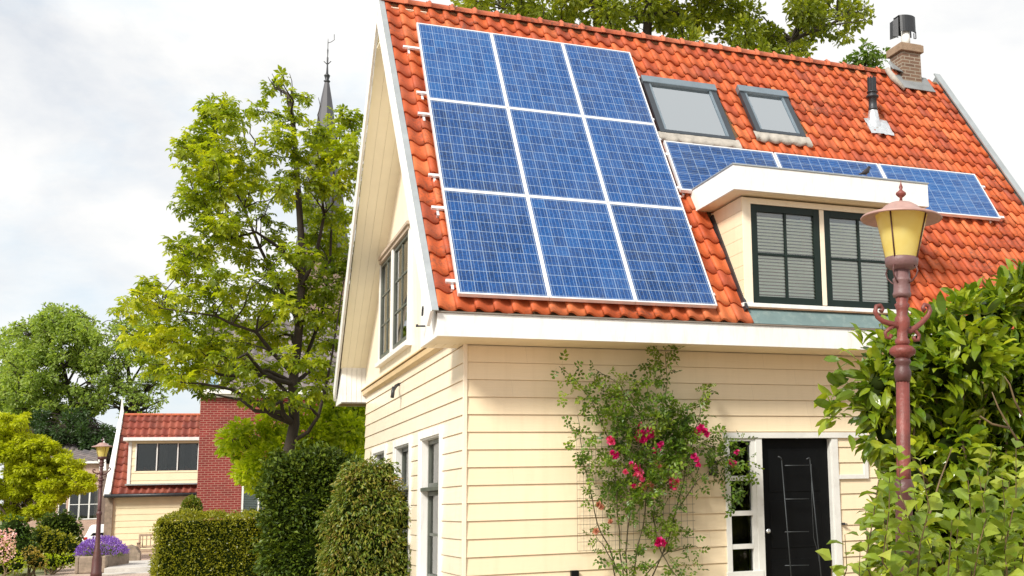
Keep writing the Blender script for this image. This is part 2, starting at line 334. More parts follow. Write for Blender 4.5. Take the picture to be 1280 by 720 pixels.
def tag(o, label=None, cat=None, group=None, kind=None):
    if label: o['label']=label
    if cat: o['category']=cat
    if group: o['group']=group
    if kind: o['kind']=kind
    return o
def thing(name, loc, label, cat, group=None):
    o=bpy.data.objects.new(name,None); COL.objects.link(o); o.location=loc; o.empty_display_size=.1
    o['_org']=[float(v) for v in loc]
    return tag(o,label,cat,group)
# raw array mesh (leaves)
def arrmesh(name, V, F, mat, parent=None, loc=None, smooth=False):
    org=np.array(parent['_org']) if parent is not None else np.array(loc if loc is not None else (0,0,0),float)
    V=(V-org).astype(np.float32); nF,k=F.shape
    me=bpy.data.meshes.new(name); me.vertices.add(len(V)); me.vertices.foreach_set('co',V.ravel())
    me.loops.add(nF*k); me.loops.foreach_set('vertex_index',F.ravel().astype(np.int32))
    me.polygons.add(nF); me.polygons.foreach_set('loop_start',(np.arange(nF)*k).astype(np.int32)); me.polygons.foreach_set('loop_total',np.full(nF,k,np.int32))
    me.polygons.foreach_set('use_smooth', np.full(nF, smooth))
    me.materials.append(mat); me.update(calc_edges=True); me.validate()
    o=bpy.data.objects.new(name,me); COL.objects.link(o)
    if parent is not None: o.parent=parent
    else: o.location=org
    o['_org']=org.tolist(); return o
# ------------------------------------------------------------------ leaves
def T_simple(w=.30, fold=.10, droop=-.12):
    V=np.array([(0,0,0),(w,.42,fold),(w*.55,.78,fold*.5),(0,1,droop),(-w*.55,.78,fold*.5),(-w,.42,fold),(0,.5,0)],float)
    return V, np.array([(0,1,6),(1,2,6),(2,3,6),(3,4,6),(4,5,6),(5,0,6)])
def T_diamond(w=.3, fold=.1, droop=-.1):
    return np.array([(0,0,0),(w,.5,fold),(0,1,droop),(-w,.5,fold)],float), np.array([(0,1,2),(0,2,3)])
def T_long(w=.17, fold=.05, droop=-.18):
    V=np.array([(0,0,0),(w*.8,.22,fold),(w,.52,fold),(w*.6,.82,fold-.05),(0,1,droop),(-w*.6,.82,fold-.05),(-w,.52,fold),(-w*.8,.22,fold),(0,.25,.02),(0,.55,.02),(0,.82,-.05)],float)
    return V, np.array([(0,1,8),(1,2,8),(2,9,8),(2,3,9),(3,10,9),(3,4,10),(4,5,10),(5,6,10),(6,9,10),(6,7,9),(7,8,9),(7,0,8)])
def T_palm(n=5, spread=100, w=.17, droop=-.3):
    V=[(0,0,0)];F=[]
    for i in range(n):
        a=R(-spread+2*spread*i/(n-1)); L=1-.28*abs(i-(n-1)/2)/((n-1)/2)
        d=np.array([math.sin(a),math.cos(a),0]); s=np.array([math.cos(a),-math.sin(a),0])
        o=len(V)
        V+= [tuple(d*L*.62+s*w*L+np.array([0,0,.03])), tuple(d*L+np.array([0,0,droop*L])), tuple(d*L*.62-s*w*L+np.array([0,0,.03])), tuple(d*L*.6+np.array([0,0,-.02]))]
        F+= [(0,o,o+3),(o,o+1,o+3),(o+1,o+2,o+3),(o+2,0,o+3)]
    return np.array(V,float), np.array(F)
def T_pinnate(n=2, w=.17):
    V=[];F=[]
    V.append((0,0,0)); V.append((.012,0,0)); V.append((0,1.0,-.05)); F.append((0,1,2))
    def leaflet(base,d,L):
        o=len(V); d=np.array(d,float); d/=np.linalg.norm(d); s=np.array([d[1],-d[0],0])
        b=np.array(base,float)
        V.extend([tuple(b),tuple(b+d*L*.5+s*w*L*1.9+np.array([0,0,.04])),tuple(b+d*L+np.array([0,0,-.06])),tuple(b+d*L*.5-s*w*L*1.9+np.array([0,0,.04]))])
        F.extend([(o,o+1,o+2),(o,o+2,o+3)])
    for i in range(n):
        y=.35+.35*i
        leaflet((0,y,0),(1,.5,0),.42); leaflet((0,y,0),(-1,.5,0),.42)
    leaflet((0,.85,0),(0,1,0),.48)
    return np.array(V,float), np.array(F)
TS=T_simple(); TD=T_diamond(); TL=T_long(w=.21); TP=T_palm(w=.23); TR=T_pinnate(); TW=T_simple(.40,.12,-.2)
TN=T_diamond(.2,.08,-.3)
def nz(v): return v/(np.linalg.norm(v,axis=-1,keepdims=True)+1e-9)
def leaves(P, D, size, tmpl, upb=.5, jit=.35):
    N=len(P); T,F=tmpl
    y=nz(nz(D)+RNG.normal(0,jit,(N,3)))
    ref=RNG.normal(0,1,(N,3))*(1-upb)+np.array([0,0,1.])*upb*1.6
    z=nz(ref-y*np.sum(ref*y,1,keepdims=True)); x=np.cross(y,z)
    s=(size*RNG.uniform(.65,1.25,N))[:,None,None] if np.isscalar(size) else size[:,None,None]
    V=(T[None,:,0:1]*x[:,None,:]+T[None,:,1:2]*y[:,None,:]+T[None,:,2:3]*z[:,None,:])*s+P[:,None,:]
    Fa=F[None]+ (np.arange(N)*len(T))[:,None,None]
    return V.reshape(-1,3), Fa.reshape(-1,F.shape[1])
def joinA(L):
    Vs=[];Fs=[];o=0
    for V,F in L: Vs.append(V);Fs.append(F+o);o+=len(V)
    return np.concatenate(Vs),np.concatenate(Fs)
def sph(N): 
    v=RNG.normal(0,1,(N,3)); return nz(v)
def clump_pts(c, r, N, flat=.85, inner=.35, droop=.25):
    d=sph(N); rad=(inner+(1-inner)*RNG.uniform(0,1,N)**.6)[:,None]
    P=np.array(c)+d*rad*np.array([r,r,r*flat]); D=d+np.array([0,0,-droop]); return P,D
def wig(a,b,n,amp,lift=0):
    a=np.array(a,float);b=np.array(b,float); out=[]
    L=np.linalg.norm(b-a)
    for i in range(n+1):
        t=i/n; p=a+(b-a)*t; k=math.sin(PI*t)
        p=p+RNG.normal(0,amp*L,3)*k+np.array([0,0,lift*L*k]); out.append(p)
    return out
def make_tree(name, base, limbs, clumps, label, cat, leafm, barkm, tmpl, lsize, dens, trunk_r, group=None, flat=.85, limb_r=.5, twigs=3, upb=.5, inner=.3, tw_r=.012, bare=None):
    """limbs: polylines (world points, first = trunk from the ground); clumps: (point, radius)"""
    t=thing(name, tuple(base), label, cat, group)
    tr=MB(); L0=limbs[0]; n=len(L0)
    tr.tube(L0,[trunk_r*(1.25 if i==0 else 1)*(1-.72*i/(n-1)) for i in range(n)],12)
    tr.build('trunk',barkm,t)
    br=MB(); pts=[(p,trunk_r*(1-.72*i/(n-1))) for i,p in enumerate(L0) if i>0]
    for l in limbs[1:]:
        m=len(l); r0=trunk_r*limb_r
        rr=[max(.012,r0*(1-.78*i/(m-1))) for i in range(m)]
        br.tube(l,rr,8,cap=False); pts+= list(zip(l[1:],rr[1:]))
    A=[]
    for c,r in clumps:
        c=np.array(c,float)
        # attach to the nearest point that lies lower
        best=min(pts,key=lambda q: np.linalg.norm(q[0]-c)+ (3*max(0,q[0][2]-c[2])))
        a,ra=np.array(best[0]),best[1]
        if np.linalg.norm(a-c)>.05:
            k=wig(a,c,5,.05,.06); r1=min(ra*.6,.05+.02*np.linalg.norm(a-c)); 
            br.tube(k,[max(tw_r*.8,r1*(1-.8*i/5)) for i in range(6)],6,cap=False)
        for _ in range(twigs):
            e=c+sph(1)[0]*r*.85; br.tube(wig(c,e,3,.08,.05),[tw_r,tw_r*.8,tw_r*.6,tw_r*.4],4,cap=False)
        N=max(6,int(dens*r*r*(1 if r<1 else 1)))
        P,D=clump_pts(c,r,N,flat,inner); A.append(leaves(P,D,lsize,tmpl,upb))
    if bare:
        for a,b in bare: br.tube(wig(a,b,4,.05,.0),[.02,.016,.012,.008,.005],5,cap=False)
    br.build('branches',barkm,t)
    V,F=joinA(A); arrmesh('crown',V,F,leafm,t)
    return t

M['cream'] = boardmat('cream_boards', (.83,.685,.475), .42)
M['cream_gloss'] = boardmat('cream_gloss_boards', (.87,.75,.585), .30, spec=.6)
# ================================================================== HOUSE
HOUSE = thing('yellow_house', (0,0,GZ), 'large cream weatherboard house whose orange tiled roof carries the solar panels', 'house')
TH = R(56.0837); CT, ST = math.cos(TH), math.sin(TH)
T0 = np.array([0,-.66206,2.865]); UPV=np.array([0,CT,ST]); NV=np.array([0,-ST,CT])
def RP(u,v,h=0.0): return np.array([u,0,0])+T0+UPV*v+NV*h
VR = 5.93                                  # slope length to the ridge
def uL(v): return -.505-.028*v
def uRt(v): return 9.15-.075*v
RIDGE_Y, RIDGE_Z = RP(0,VR)[1], RP(0,VR)[2]
BACK_Y, BACK_Z = 8.68, 2.865
# ---- clapboard wall with openings. O origin, H horizontal unit, N outward unit
def siding(mb, O, H, N, L, z0, z1, openings, pitch=.2, phase=0.0):
    O=np.array(O,float);H=np.array(H,float);N=np.array(N,float);Z=np.array([0,0,1.])
    k0=math.floor((z0-phase)/pitch); k=k0
    while phase+k*pitch < z1:
        a=phase+k*pitch; b=a+pitch; k+=1
        zs=sorted(set([max(a,z0),min(b,z1)]+[z for o in openings for z in o[2:4] if max(a,z0)<z<min(b,z1)]))
        for za,zb in zip(zs,zs[1:]):
            mid=(za+zb)/2; xs=[(0,L)]
            for o in openings:
                if o[2]<mid<o[3]:
                    nx=[]
                    for p,q in xs:
                        if o[1]<=p or o[0]>=q: nx.append((p,q)); continue
                        if o[0]>p: nx.append((p,o[0]))
                        if o[1]<q: nx.append((o[1],q))
                    xs=nx
            def prof(z):
                t=(z-a)/pitch; return .026-.016*t
            for p,q in xs:
                segs=[(za,prof(za))]
                top=abs(zb-b)<1e-6; bot=abs(za-a)<1e-6
                segs.append((zb-(.007 if top else 0),prof(zb)))
                if top: segs.append((zb-.0065,.001)); segs.append((zb,.001))
                pts=[(z,d) for z,d in segs]
                if bot: pts=[(za,.001)]+pts
                for (zA,dA),(zB,dB) in zip(pts,pts[1:]):
                    A=O+H*p+N*dA+Z*zA; B=O+H*q+N*dA+Z*zA; C=O+H*q+N*dB+Z*zB; D=O+H*p+N*dB+Z*zB
                    mb.quad(A,B,C,D)
WT=2.60
wins_left=[(1.30,2.62),(3.46,4.72),(5.68,6.92)]
fo=[(3.26,4.83,GZ-.1,1.54),(4.83,5.26,1.0,1.56)]
m=MB(); siding(m,(0,0,0),(1,0,0),(0,-1,0),8.6,GZ-.1,WT+.02,fo); FWALL=m.build('front_wall',M['cream'],HOUSE)
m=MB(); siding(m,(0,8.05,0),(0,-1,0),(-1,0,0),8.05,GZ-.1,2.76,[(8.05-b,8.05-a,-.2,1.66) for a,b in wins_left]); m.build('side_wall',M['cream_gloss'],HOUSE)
m=MB(); siding(m,(8.6,8.05,0),(-1,0,0),(0,1,0),8.6,GZ-.1,2.8,[]); siding(m,(8.6,0,0),(0,1,0),(1,0,0),8.05,GZ-.1,2.9,[]); m.build('rear_walls',M['cream'],HOUSE)
m=MB(); m.box(-.032,.012,-.034,.012,GZ-.1,WT); m.build('corner_board',M['cream_gloss'],HOUSE,bevel=.003)
# upper gable wall (vertical boards)
def gable(mb, X, out, z0=2.80):
    y=.0-.6
    w=.115
    while y<8.3:
        y1=min(y+w,8.35)
        def top(yy):
            zf=T0[2]+(yy-T0[1])*ST/CT-.10
            zb=RIDGE_Z-(yy-RIDGE_Y)*(RIDGE_Z-BACK_Z)/(BACK_Y-RIDGE_Y)-.10
            return max(z0,min(zf,zb))
        g=.006
        for a,b,d in ((y,y+g,-.006),(y+g,y1,0)):
            mb.quad((X+out*d,b,z0),(X+out*d,a,z0),(X+out*d,a,top(a)),(X+out*d,b,top(b))) if out<0 else mb.quad((X+out*d,a,z0),(X+out*d,b,z0),(X+out*d,b,top(b)),(X+out*d,a,top(a)))
        y=y1
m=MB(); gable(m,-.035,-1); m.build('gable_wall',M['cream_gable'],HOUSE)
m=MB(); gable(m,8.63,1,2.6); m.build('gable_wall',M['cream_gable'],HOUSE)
m=MB(); 
m.prism([(-.032,.37,2.815),(-.095,.37,2.80),(-.085,.37,2.735),(-.045,.37,2.715),(0.0,.37,2.70)],(0,7.68,0)); m.box(-.115,-.03,.37,8.05,2.817,2.835)
m.build('moulding',pmat('moulding_paint',(.66,.48,.26),.4,.08,3),HOUSE)
# eave box front
m=MB(); m.box(-.455,9.14,-.65,-.62,2.597,2.853); m.build('fascia',M['white'],HOUSE,bevel=.003)
m=MB(); m.box(-.462,9.145,-.668,-.60,2.855,2.871); m.build('gutter_edge',pmat('gutter_edge',(.20,.17,.14),.6,.2),HOUSE)
m=MB()
for i in range(5): m.box(-.45,9.1,-.617+i*.126,-.617+(i+1)*.126-.006,2.600,2.612)
m.box(-.45,9.1,-.617,.0,2.613,2.62)
m.build('soffit',M['soffit'],HOUSE)
m=MB()   # closing of the eave box at the gable side, in vertical boards + boards underneath
def eave_end(m,ya,yb,zfun,flip):
    y=ya
    while y<yb-1e-6:
        y1=min(y+.125,yb)
        m.prism([(-.452,y+.002,2.597),(-.452,y1-.002,2.597),(-.452,y1-.002,zfun(y1)),(-.452,y+.002,zfun(y))],(.02,0,0)); y=y1
eave_end(m,-.62,.37,lambda y: max(2.66,T0[2]+(y-T0[1])*ST/CT-.16),0)
for i in range(4): m.box(-.45+i*.105,-.45+(i+1)*.105-.004,.355,.372,2.60,3.6)
m.build('eave_end',M['white'],HOUSE)
m=MB()
for i in range(4): m.box(-.43+i*.105,-.43+(i+1)*.105-.006,-.0,.355,2.60,2.612)
m.build('soffit',M['soffit'],HOUSE)
# back eave box
bs=(RIDGE_Z-BACK_Z)/(BACK_Y-RIDGE_Y)
m=MB()
zb=lambda y: RIDGE_Z-(y-RIDGE_Y)*bs-.16
for i in range(5): m.box(-.44+i*.085,-.44+(i+1)*.085-.004,8.0,8.02,2.60,zb(8.0)+.04)
eave_end(m,8.02,8.72,lambda y:max(2.7,zb(y)),0)
m.box(-.452,9.1,8.70,8.72,2.6,2.9)
m.build('eave_end',M['white'],HOUSE)
m=MB(); m.box(-.44,9.0,8.0,8.70,2.602,2.615); m.build('soffit',M['brown'],HOUSE)
# ---- roof deck
def RPs(side,v,h): return RP(uL(v) if side==0 else uRt(v),v,h)
m=MB()
a,b,c,d=RP(uL(0)+.05,.04,-.035),RP(uRt(0)-.05,.04,-.035),RP(uRt(VR)-.05,VR,-.035),RP(uL(VR)+.05,VR,-.035)
m.prism([a,b,c,d],NV*-.05)
yb0=RIDGE_Y; e=np.array([0,BACK_Y-RIDGE_Y,BACK_Z-RIDGE_Z]); e/=np.linalg.norm(e); nb=np.array([0,-e[2],e[1]]); LB=math.hypot(BACK_Y-RIDGE_Y,BACK_Z-RIDGE_Z)
p0=np.array([0,RIDGE_Y,RIDGE_Z])
m.prism([p0+[uL(VR)+.05,0,0]-nb*.03,p0+[uRt(VR)-.05,0,0]-nb*.03,p0+e*LB+[9.05,0,0]-nb*.03,p0+e*LB+[-.45,0,0]-nb*.03],nb*-.05)
DECK=m.build('roof_deck',M['brown'],HOUSE)
# ---- pantiles
PROF=[(-.035,.014),(-.02,.028),(.04,.038),(.13,.042),(.25,.037),(.38,.025),(.52,.010),(.66,-.002),(.79,-.007),(.90,-.004),(1.01,.006)]
def tiles(mb, PF, ncol, nrow, V, skip=None, lip=.034, over=.05, amp=1.2, jit=.004, cap=None):
    """PF(s,v,h) -> point; s in 0..1 across, v along the slope"""
    dv=V/nrow
    for j in range(nrow):
        for i in range(ncol):
            v0=j*dv; v1=min((j+1)*dv+over,V)
            if skip and skip((i+.5)/ncol,(j+.5)*dv): continue
            jv=random.gauss(0,jit*1.5); jh=random.gauss(0,.0028); js=random.gauss(0,.0045*ncol/45); tw=random.gauss(0,.006)
            n=len(PROF); Vs=[]
            for (u,h) in PROF:
                sag=.015*math.cos(2*PI*(u-.62)) # rounded nose
                Vs.append(PF((i+u)/ncol+js/ncol,v0+jv-sag*.8+tw*(u-.5),h*amp+.027+jh))
            for (u,h) in PROF: Vs.append(PF((i+u)/ncol+js/ncol,(v0+v1)/2,h*amp+.014+jh))
            for (u,h) in PROF: Vs.append(PF((i+u)/ncol+js/ncol,v1,h*amp+.002+jh))
            for (u,h) in PROF: 
                sag=.015*math.cos(2*PI*(u-.62)); Vs.append(PF((i+u)/ncol+js/ncol,v0+jv-sag*.8+.004,h*amp+.027-lip+jh))
            F=[];
            for k in range(n-1):
                F.append((k,k+1,n+k+1,n+k)); F.append((n+k,n+k+1,2*n+k+1,2*n+k))
            mb.add(Vs,F,True)
            o=len(mb.V)-4*n
            for k in range(n-1): mb.F.append((o+3*n+k,o+3*n+k+1,o+k+1,o+k)); mb.S.append(False)
            mb.F.append((o+n-1,o+3*n+n-1,o+2*n-1)); mb.S.append(False)
DX0,DX1=3.34,5.70     # dormer body
def skipf(s,v):
    u=uL(v)+(uRt(v)-uL(v))*s
    if 2.97+.03<u<4.13+.02 and 3.55<v<4.80: return True
    if 4.55<u<5.40 and 3.82<v<4.88: return True
    if DX0+.03<u<DX1-.03 and v<1.95: return True
    return False
m=MB(); tiles(m,lambda s,v,h: RP(uL(v)+.045+(uRt(v)-uL(v)-.09)*s,v+.02,h-.02),45,21,VR-.05,skipf); ROOF=m.build('roof_tiles',M['tile'],HOUSE)
m=MB(); tiles(m,lambda s,v,h: p0+e*(LB-v)+np.array([(1-s)*(uL(VR)+.04+(-.43-uL(VR)-.04)*(LB-v)/LB)+s*8.75,0,0])+nb*(h-.03),44,23,LB-.05); m.build('roof_tiles',M['tile'],HOUSE)
# ridge tiles: each a part of the roof
rm=MB(); nr=27; x0=uL(VR)-.0; x1=uRt(VR)-.62; step=(x1-x0)/nr
for i in range(nr):
    xa=x0+i*step; c=np.array([0,RIDGE_Y+.01,RIDGE_Z-.025]); 
    seg=10; V=[];F=[]
    st=[(xa-.005,.105),(xa+.035,.112),(xa+.06,.112),(xa+.062,.098),(xa+step+.02,.094)]
    for (x,r) in st:
        for k in range(seg+1):
            a=PI*k/seg*1.04-.06; V.append((x,c[1]-r*math.cos(a)*1.02,c[2]+r*math.sin(a)))
    for q in range(len(st)-1):
        for k in range(seg):
            o=q*(seg+1)+k; F.append((o,o+seg+1,o+seg+2,o+1))
    rm.add(V,F,True)
    rm.lathe((xa+.045,c[1],c[2]+.112),[(.022,-.01),(.024,.008),(.014,.02),(.004,.024)],8)
rm.build('ridge_tiles',M['tile_ridge'],ROOF)
# ---- barge boards / verge trim
def barge(mb, side, d0, d1, h0, h1, w=.03):
    s0=uL if side==0 else uRt; sg=-1 if side==0 else 1
    A=RP(s0(-.0)+sg*d0,-.03,h0); B=RP(s0(VR+.12)+sg*d0,VR+.12,h0); C=RP(s0(VR+.12)+sg*d0,VR+.12,h1); D=RP(s0(0)+sg*d0,-.03,h1)
    mb.prism([A,B,C,D],(sg*(d1-d0),0,0))
m=MB(); barge(m,0,.0,.035,-.215,.035); 
A=p0+[uL(VR),0,0]; B=p0+e*(LB+.03)+[-.47,0,0]
m.prism([A+nb*.035,B+nb*.035,B-nb*.215,A-nb*.215],(-.035,0,0))
m.build('barge_board',M['white'],HOUSE,bevel=.003)
m=MB(); barge(m,0,-.05,.022,.037,.052); m.build('verge_trim',M['zinc'],HOUSE)
m=MB(); barge(m,1,.0,.035,-.215,.05); 
A=p0+[uRt(VR),0,0]; B=p0+e*(LB+.03)+[9.15,0,0]
m.prism([A+nb*.05,B+nb*.05,B-nb*.215,A-nb*.215],(.035,0,0)); barge(m,1,-.06,.06,.052,.075)
m.build('barge_board',M['zinc'],HOUSE)
# verge soffits (underside boards running up the slope)
m=MB()
for i in range(4):
    x=-.0+ -.46+i*.107
    a=np.array([x,RIDGE_Y,RIDGE_Z])-nb*.14; b=a+e*(LB-.72)
    a=a+[-.20+.05*i,0,0]; m.prism([a,a+[.1545,0,0],b+[.1045,0,0],b],-nb*.012)
for i in range(4):
    x=-.46+i*.107
    a=RP(x,0.6,-.14); b=RP(x,VR,-.14); m.obox(a,(.101,0,0),b-a,-NV*.012)
m.box(-.66,-.03,RIDGE_Y-.20,RIDGE_Y+.24,RIDGE_Z-.62,RIDGE_Z-.60)
m.build('verge_soffit',pmat('pale_cream_soffit',(.90,.85,.68),.4,.04,2),HOUSE)

# ---- windows
def fbx(mb,O,H,N,a0,a1,b0,b1,n0,n1):
    O=np.array(O,float);H=np.array(H,float);N=np.array(N,float)
    mb.obox(O+H*a0+N*n0+np.array([0,0,b0]),H*(a1-a0),np.array([0,0,b1-b0]),N*(n1-n0))
def window(O,H,N,w,h,cols,rows,fw,mw,fm,pm,parent=None,n0=-.02,nt_=.05,blind=0,name='window',back=None,bmat=None,bgap=.06,mun=None):
    parent=parent or HOUSE
    m=MB()
    fbx(m,O,H,N,0,fw,0,h,n0,n0+nt_); fbx(m,O,H,N,w-fw,w,0,h,n0,n0+nt_)
    fbx(m,O,H,N,fw,w-fw,0,fw,n0,n0+nt_-.002); fbx(m,O,H,N,fw,w-fw,h-fw,h,n0,n0+nt_-.002)
    for i in range(1,cols):
        x=fw+(w-2*fw)*i/cols; fbx(m,O,H,N,x-mw/2,x+mw/2,fw,h-fw,n0+.006,n0+nt_-.012)
    for j in range(1,rows):
        z=fw+(h-2*fw)*j/rows; fbx(m,O,H,N,fw,w-fw,z-mw/2,z+mw/2,n0+.007,n0+nt_-.014)
    f=m.build(name,fm,parent,bevel=.0025)
    g=MB(); fbx(g,O,H,N,fw*.9,w-fw*.9,fw*.9,h-fw*.9,n0+.012,n0+.018); 
    if parent is HOUSE: g.build('pane',pm,f)
    else: g.build('pane',pm,parent)
    if blind:
        bl=MB(); ns=int((h-2*fw)/blind)
        for j in range(ns):
            z=fw+blind*(j+.5); H_=np.array(H,float);N_=np.array(N,float);O_=np.array(O,float)
            wd=blind*.95; tilt=R(50)
            a=O_+H_*(fw)+np.array([0,0,z]) +N_*(n0-bgap)
            bl.obox(a,H_*(w-2*fw),N_*math.cos(tilt)*wd+np.array([0,0,-math.sin(tilt)*wd]),np.array([0,0,.0015])+N_*.0008)
        bl.build('blind',bmat or M['blind'],f if parent is HOUSE else parent)
    if back:
        bk=MB(); fbx(bk,O,H,N,.0,w,.0,h,n0-back-.01,n0-back); bk.build('unlit_room_sheet',M['dark'],f if parent is HOUSE else parent)  # dark sheet behind the pane in place of room shade
    return f
# lower side windows: tall opening, transom light above, long light below
for k,(a,b) in enumerate(wins_left):
    O=(0,b,0);H=(0,-1,0);N=(-1,0,0); w=b-a
    m=MB()
    fbx(m,O,H,N,-.11,0,-.4,1.66+.10,-.02,.045); fbx(m,O,H,N,w,w+.10,-.4,1.66+.10,-.02,.045); fbx(m,O,H,N,0,w,1.66,1.76,-.02,.044)
    fbx(m,O,H,N,-.001,.02,-.4,1.66,-.13,.02); fbx(m,O,H,N,w-.02,w+.001,-.4,1.66,-.13,.02); fbx(m,O,H,N,.02,w-.02,1.64,1.661,-.13,.02)
    CAS=m.build('window_casing',M['white'],HOUSE,bevel=.003)
    O2=(0,b-.02,1.02)
    window(O2,H,N,w-.04,.62,2,1,.055,.035,M['greygreen'],M['glass'],n0=-.12,nt_=.05,blind=.028,back=.16,bgap=.05,bmat=M['blind'])
    m=MB(); fbx(m,O,H,N,.02,w-.02,.97,1.018,-.13,.03); m.build('ledge',M['greygreen'],HOUSE,bevel=.003)
    window((0,b-.02,-.15),H,N,w-.04,1.115,1,2,.055,.035,M['greygreen'],M['glass'],n0=-.12,nt_=.05,blind=.03,back=.16,bgap=.02,bmat=pmat('pale_shade',(.62,.62,.54),.6,.08))
    m=MB(); fbx(m,O,H,N,-.13,w+.12,-.21,-.155,-.12,.07); m.build('window_sill',M['concrete'],HOUSE,bevel=.004)
# gable window: two casements
O=(-.035,6.16,3.16);H=np.array((0,-1,0.));N=(-1,0,0)
window(O,H,N,1.18,1.56,2,3,.05,.03,M['greygreen'],M['glass'],n0=-.01,nt_=.045,back=.4)
window(np.array(O)+H*1.31,H,N,1.33,1.56,2,3,.05,.03,M['greygreen'],M['glass'],n0=-.01,nt_=.045,back=.4)
m=MB(); fbx(m,O,H,N,-.10,0,-.06,1.62,0,.05); fbx(m,O,H,N,1.18,1.31,-.06,1.62,0,.06); fbx(m,O,H,N,2.64,2.75,-.06,1.62,0,.05)
fbx(m,O,H,N,-.14,2.80,-.13,-.06,0,.09); m.build('window_casing',M['white'],HOUSE,bevel=.003)
m=MB(); fbx(m,O,H,N,-.16,2.82,1.62,1.67,0,.10); fbx(m,O,H,N,-.10,2.74,1.565,1.618,0,.07); m.build('window_hood',pmat('window_hood_paint',(.45,.36,.28),.5,.15),HOUSE,bevel=.003)
# little outlet pipe on the side wall
m=MB(); m.tube([(-.0,4.5,2.60),(-.07,4.45,2.56),(-.16,4.2,2.45)],.024,8); m.tube([(-.14,4.22,2.52),(-.165,4.19,2.36)],.026,8); m.build('outlet_pipe',M['darkmetal'],HOUSE)
# iron hooks near the barge foot
m=MB(); m.tube([(-.47,-.25,3.02),(-.52,-.15,2.99),(-.50,0,2.92)],.012,6); m.tube([(-.46,.02,2.80),(-.55,.04,2.80)],.011,6); m.lathe((-.55,.04,2.79),[(.014,0),(.014,.03)],6); m.build('iron_hook',M['darkmetal'],HOUSE)
# ---- door group
O=(0,0,0);H=(1,0,0);N=(0,-1,0)
m=MB(); fbx(m,O,H,N,3.20,5.28,1.515,1.585,-.02,.06); fbx(m,O,H,N,3.645,3.735,GZ,1.515,-.08,.045); fbx(m,O,H,N,4.745,4.835,GZ,1.515,-.08,.045)
fbx(m,O,H,N,4.735,4.747,GZ,1.515,-.10,.02)
m.build('door_frame',M['whitegrey'],HOUSE,bevel=.003)
m=MB(); fbx(m,O,H,N,3.735,4.735,GZ,1.515,-.11,-.06)
for a,b in ((-.62,.0),(.14,.72),(.84,1.38)): fbx(m,O,H,N,3.87,4.60,a,b,-.062,-.052)
DOOR=m.build('door',M['black'],HOUSE,bevel=.004)
m=MB(); m.tube([(3.80,.06,.36),(3.80,.0,.36)],.012,8); m.add(*[[ (3.80+.032*math.cos(t)*math.sin(p),-.012+.022*math.cos(p),.36+.032*math.sin(t)*math.sin(p)) for p in np.linspace(0.01,PI,7) for t in np.linspace(0,2*PI,12,endpoint=False)],[(i*12+k,i*12+(k+1)%12,(i+1)*12+(k+1)%12,(i+1)*12+k) for i in range(6) for k in range(12)]],smooth=True)
m.build('door_knob',M['chrome'],DOOR)
# sidelight with four panes
m=MB(); zl=[-.115,.20,.60,.62+.40,1.515]
fbx(m,O,H,N,3.22,3.285,-.20,1.515,-.03,.045); fbx(m,O,H,N,3.585,3.647,-.20,1.515,-.04,.030)
for z in (.185,.59,1.02): fbx(m,O,H,N,3.285,3.585,z-.03,z+.03,-.03,.035)
fbx(m,O,H,N,3.205,3.70,-.24,-.115,-.02,.055); fbx(m,O,H,N,3.285,3.585,1.48,1.515,-.03,.035)
SL=m.build('sidelight',M['whitegrey'],HOUSE,bevel=.003)
m=MB(); fbx(m,O,H,N,3.28,3.59,-.12,1.50,-.022,-.016); m.build('pane',M['glassdark'],SL)
m=MB(); fbx(m,O,H,N,3.24,3.62,-.16,1.50,-.20,-.19); m.build('curtain',M['darkred'],SL)
m=MB(); siding(m,(3.22,0,0),(1,0,0),(0,-1,0),.45,GZ-.1,-.24,[]); m.build('wall_panel',M['cream'],HOUSE)
# boarded frame right of the door
m=MB(); fbx(m,O,H,N,5.215,5.28,.985,1.515,-.01,.05); fbx(m,O,H,N,4.84,5.215,.985,1.04,-.01,.048); m.build('boarded_frame',M['whitegrey'],HOUSE,bevel=.003)
m=MB(); siding(m,(4.83,-.006,0),(1,0,0),(0,-1,0),.42,1.0,1.56,[]); m.build('wall_panel',M['cream'],HOUSE)
m=MB(); m.box(4.85,4.88,-.07,-.03,.40,.43); m.tube([(4.865,-.05,.415),(4.90,-.09,.41)],.008,6); m.build('door_latch',M['darkmetal'],HOUSE)

# ---- dormer
DY=-.49; 
DOR=MB()
cx=MB()
# cheeks: boards clipped by the roof slope
def cheek(mb, X, out):
    z=3.10
    def yroof(zz): return T0[1]+(zz-T0[2])*CT/ST
    while z<4.50:
        z1=min(z+.175,4.505)
        y0=DY
        A=[(X,y0,z+.004),(X,max(y0+.01,yroof(z)),z+.004),(X,max(y0+.01,yroof(z1)),z1),(X,y0,z1)]
        mb.prism([(p[0]+out*(.008),p[1],p[2]) for p in A],(-out*.03,0,0))
        mb.prism([(X-out*.01,y0,z-.002),(X-out*.01,max(y0+.01,yroof(z)),z-.002),(X-out*.01,max(y0+.01,yroof(z)),z+.004),(X-out*.01,y0,z+.004)],(-out*.03,0,0))
        z=z1
m=MB()
O=(0,DY,0)
fbx(m,O,H,N,3.34,3.455,3.10,4.50,-.06,.012); fbx(m,O,H,N,4.440,4.505,3.17,4.42,-.06,.010); fbx(m,O,H,N,5.55,5.70,3.10,4.50,-.06,.012); fbx(m,O,H,N,3.455,5.55,4.425,4.50,-.06,.010)
DORM=m.build('dormer',M['cream_gloss'],HOUSE,bevel=.003)
for X_,o_ in ((DX0,-1),(DX1,1)):
    cx=MB(); cheek(cx,X_,o_); cx.build('cheek',M['cream'],DORM)
m=MB(); fbx(m,O,H,N,3.30,5.74,3.105,3.155,-.06,.045); m.build('dormer_sill',M['white'],DORM,bevel=.003)
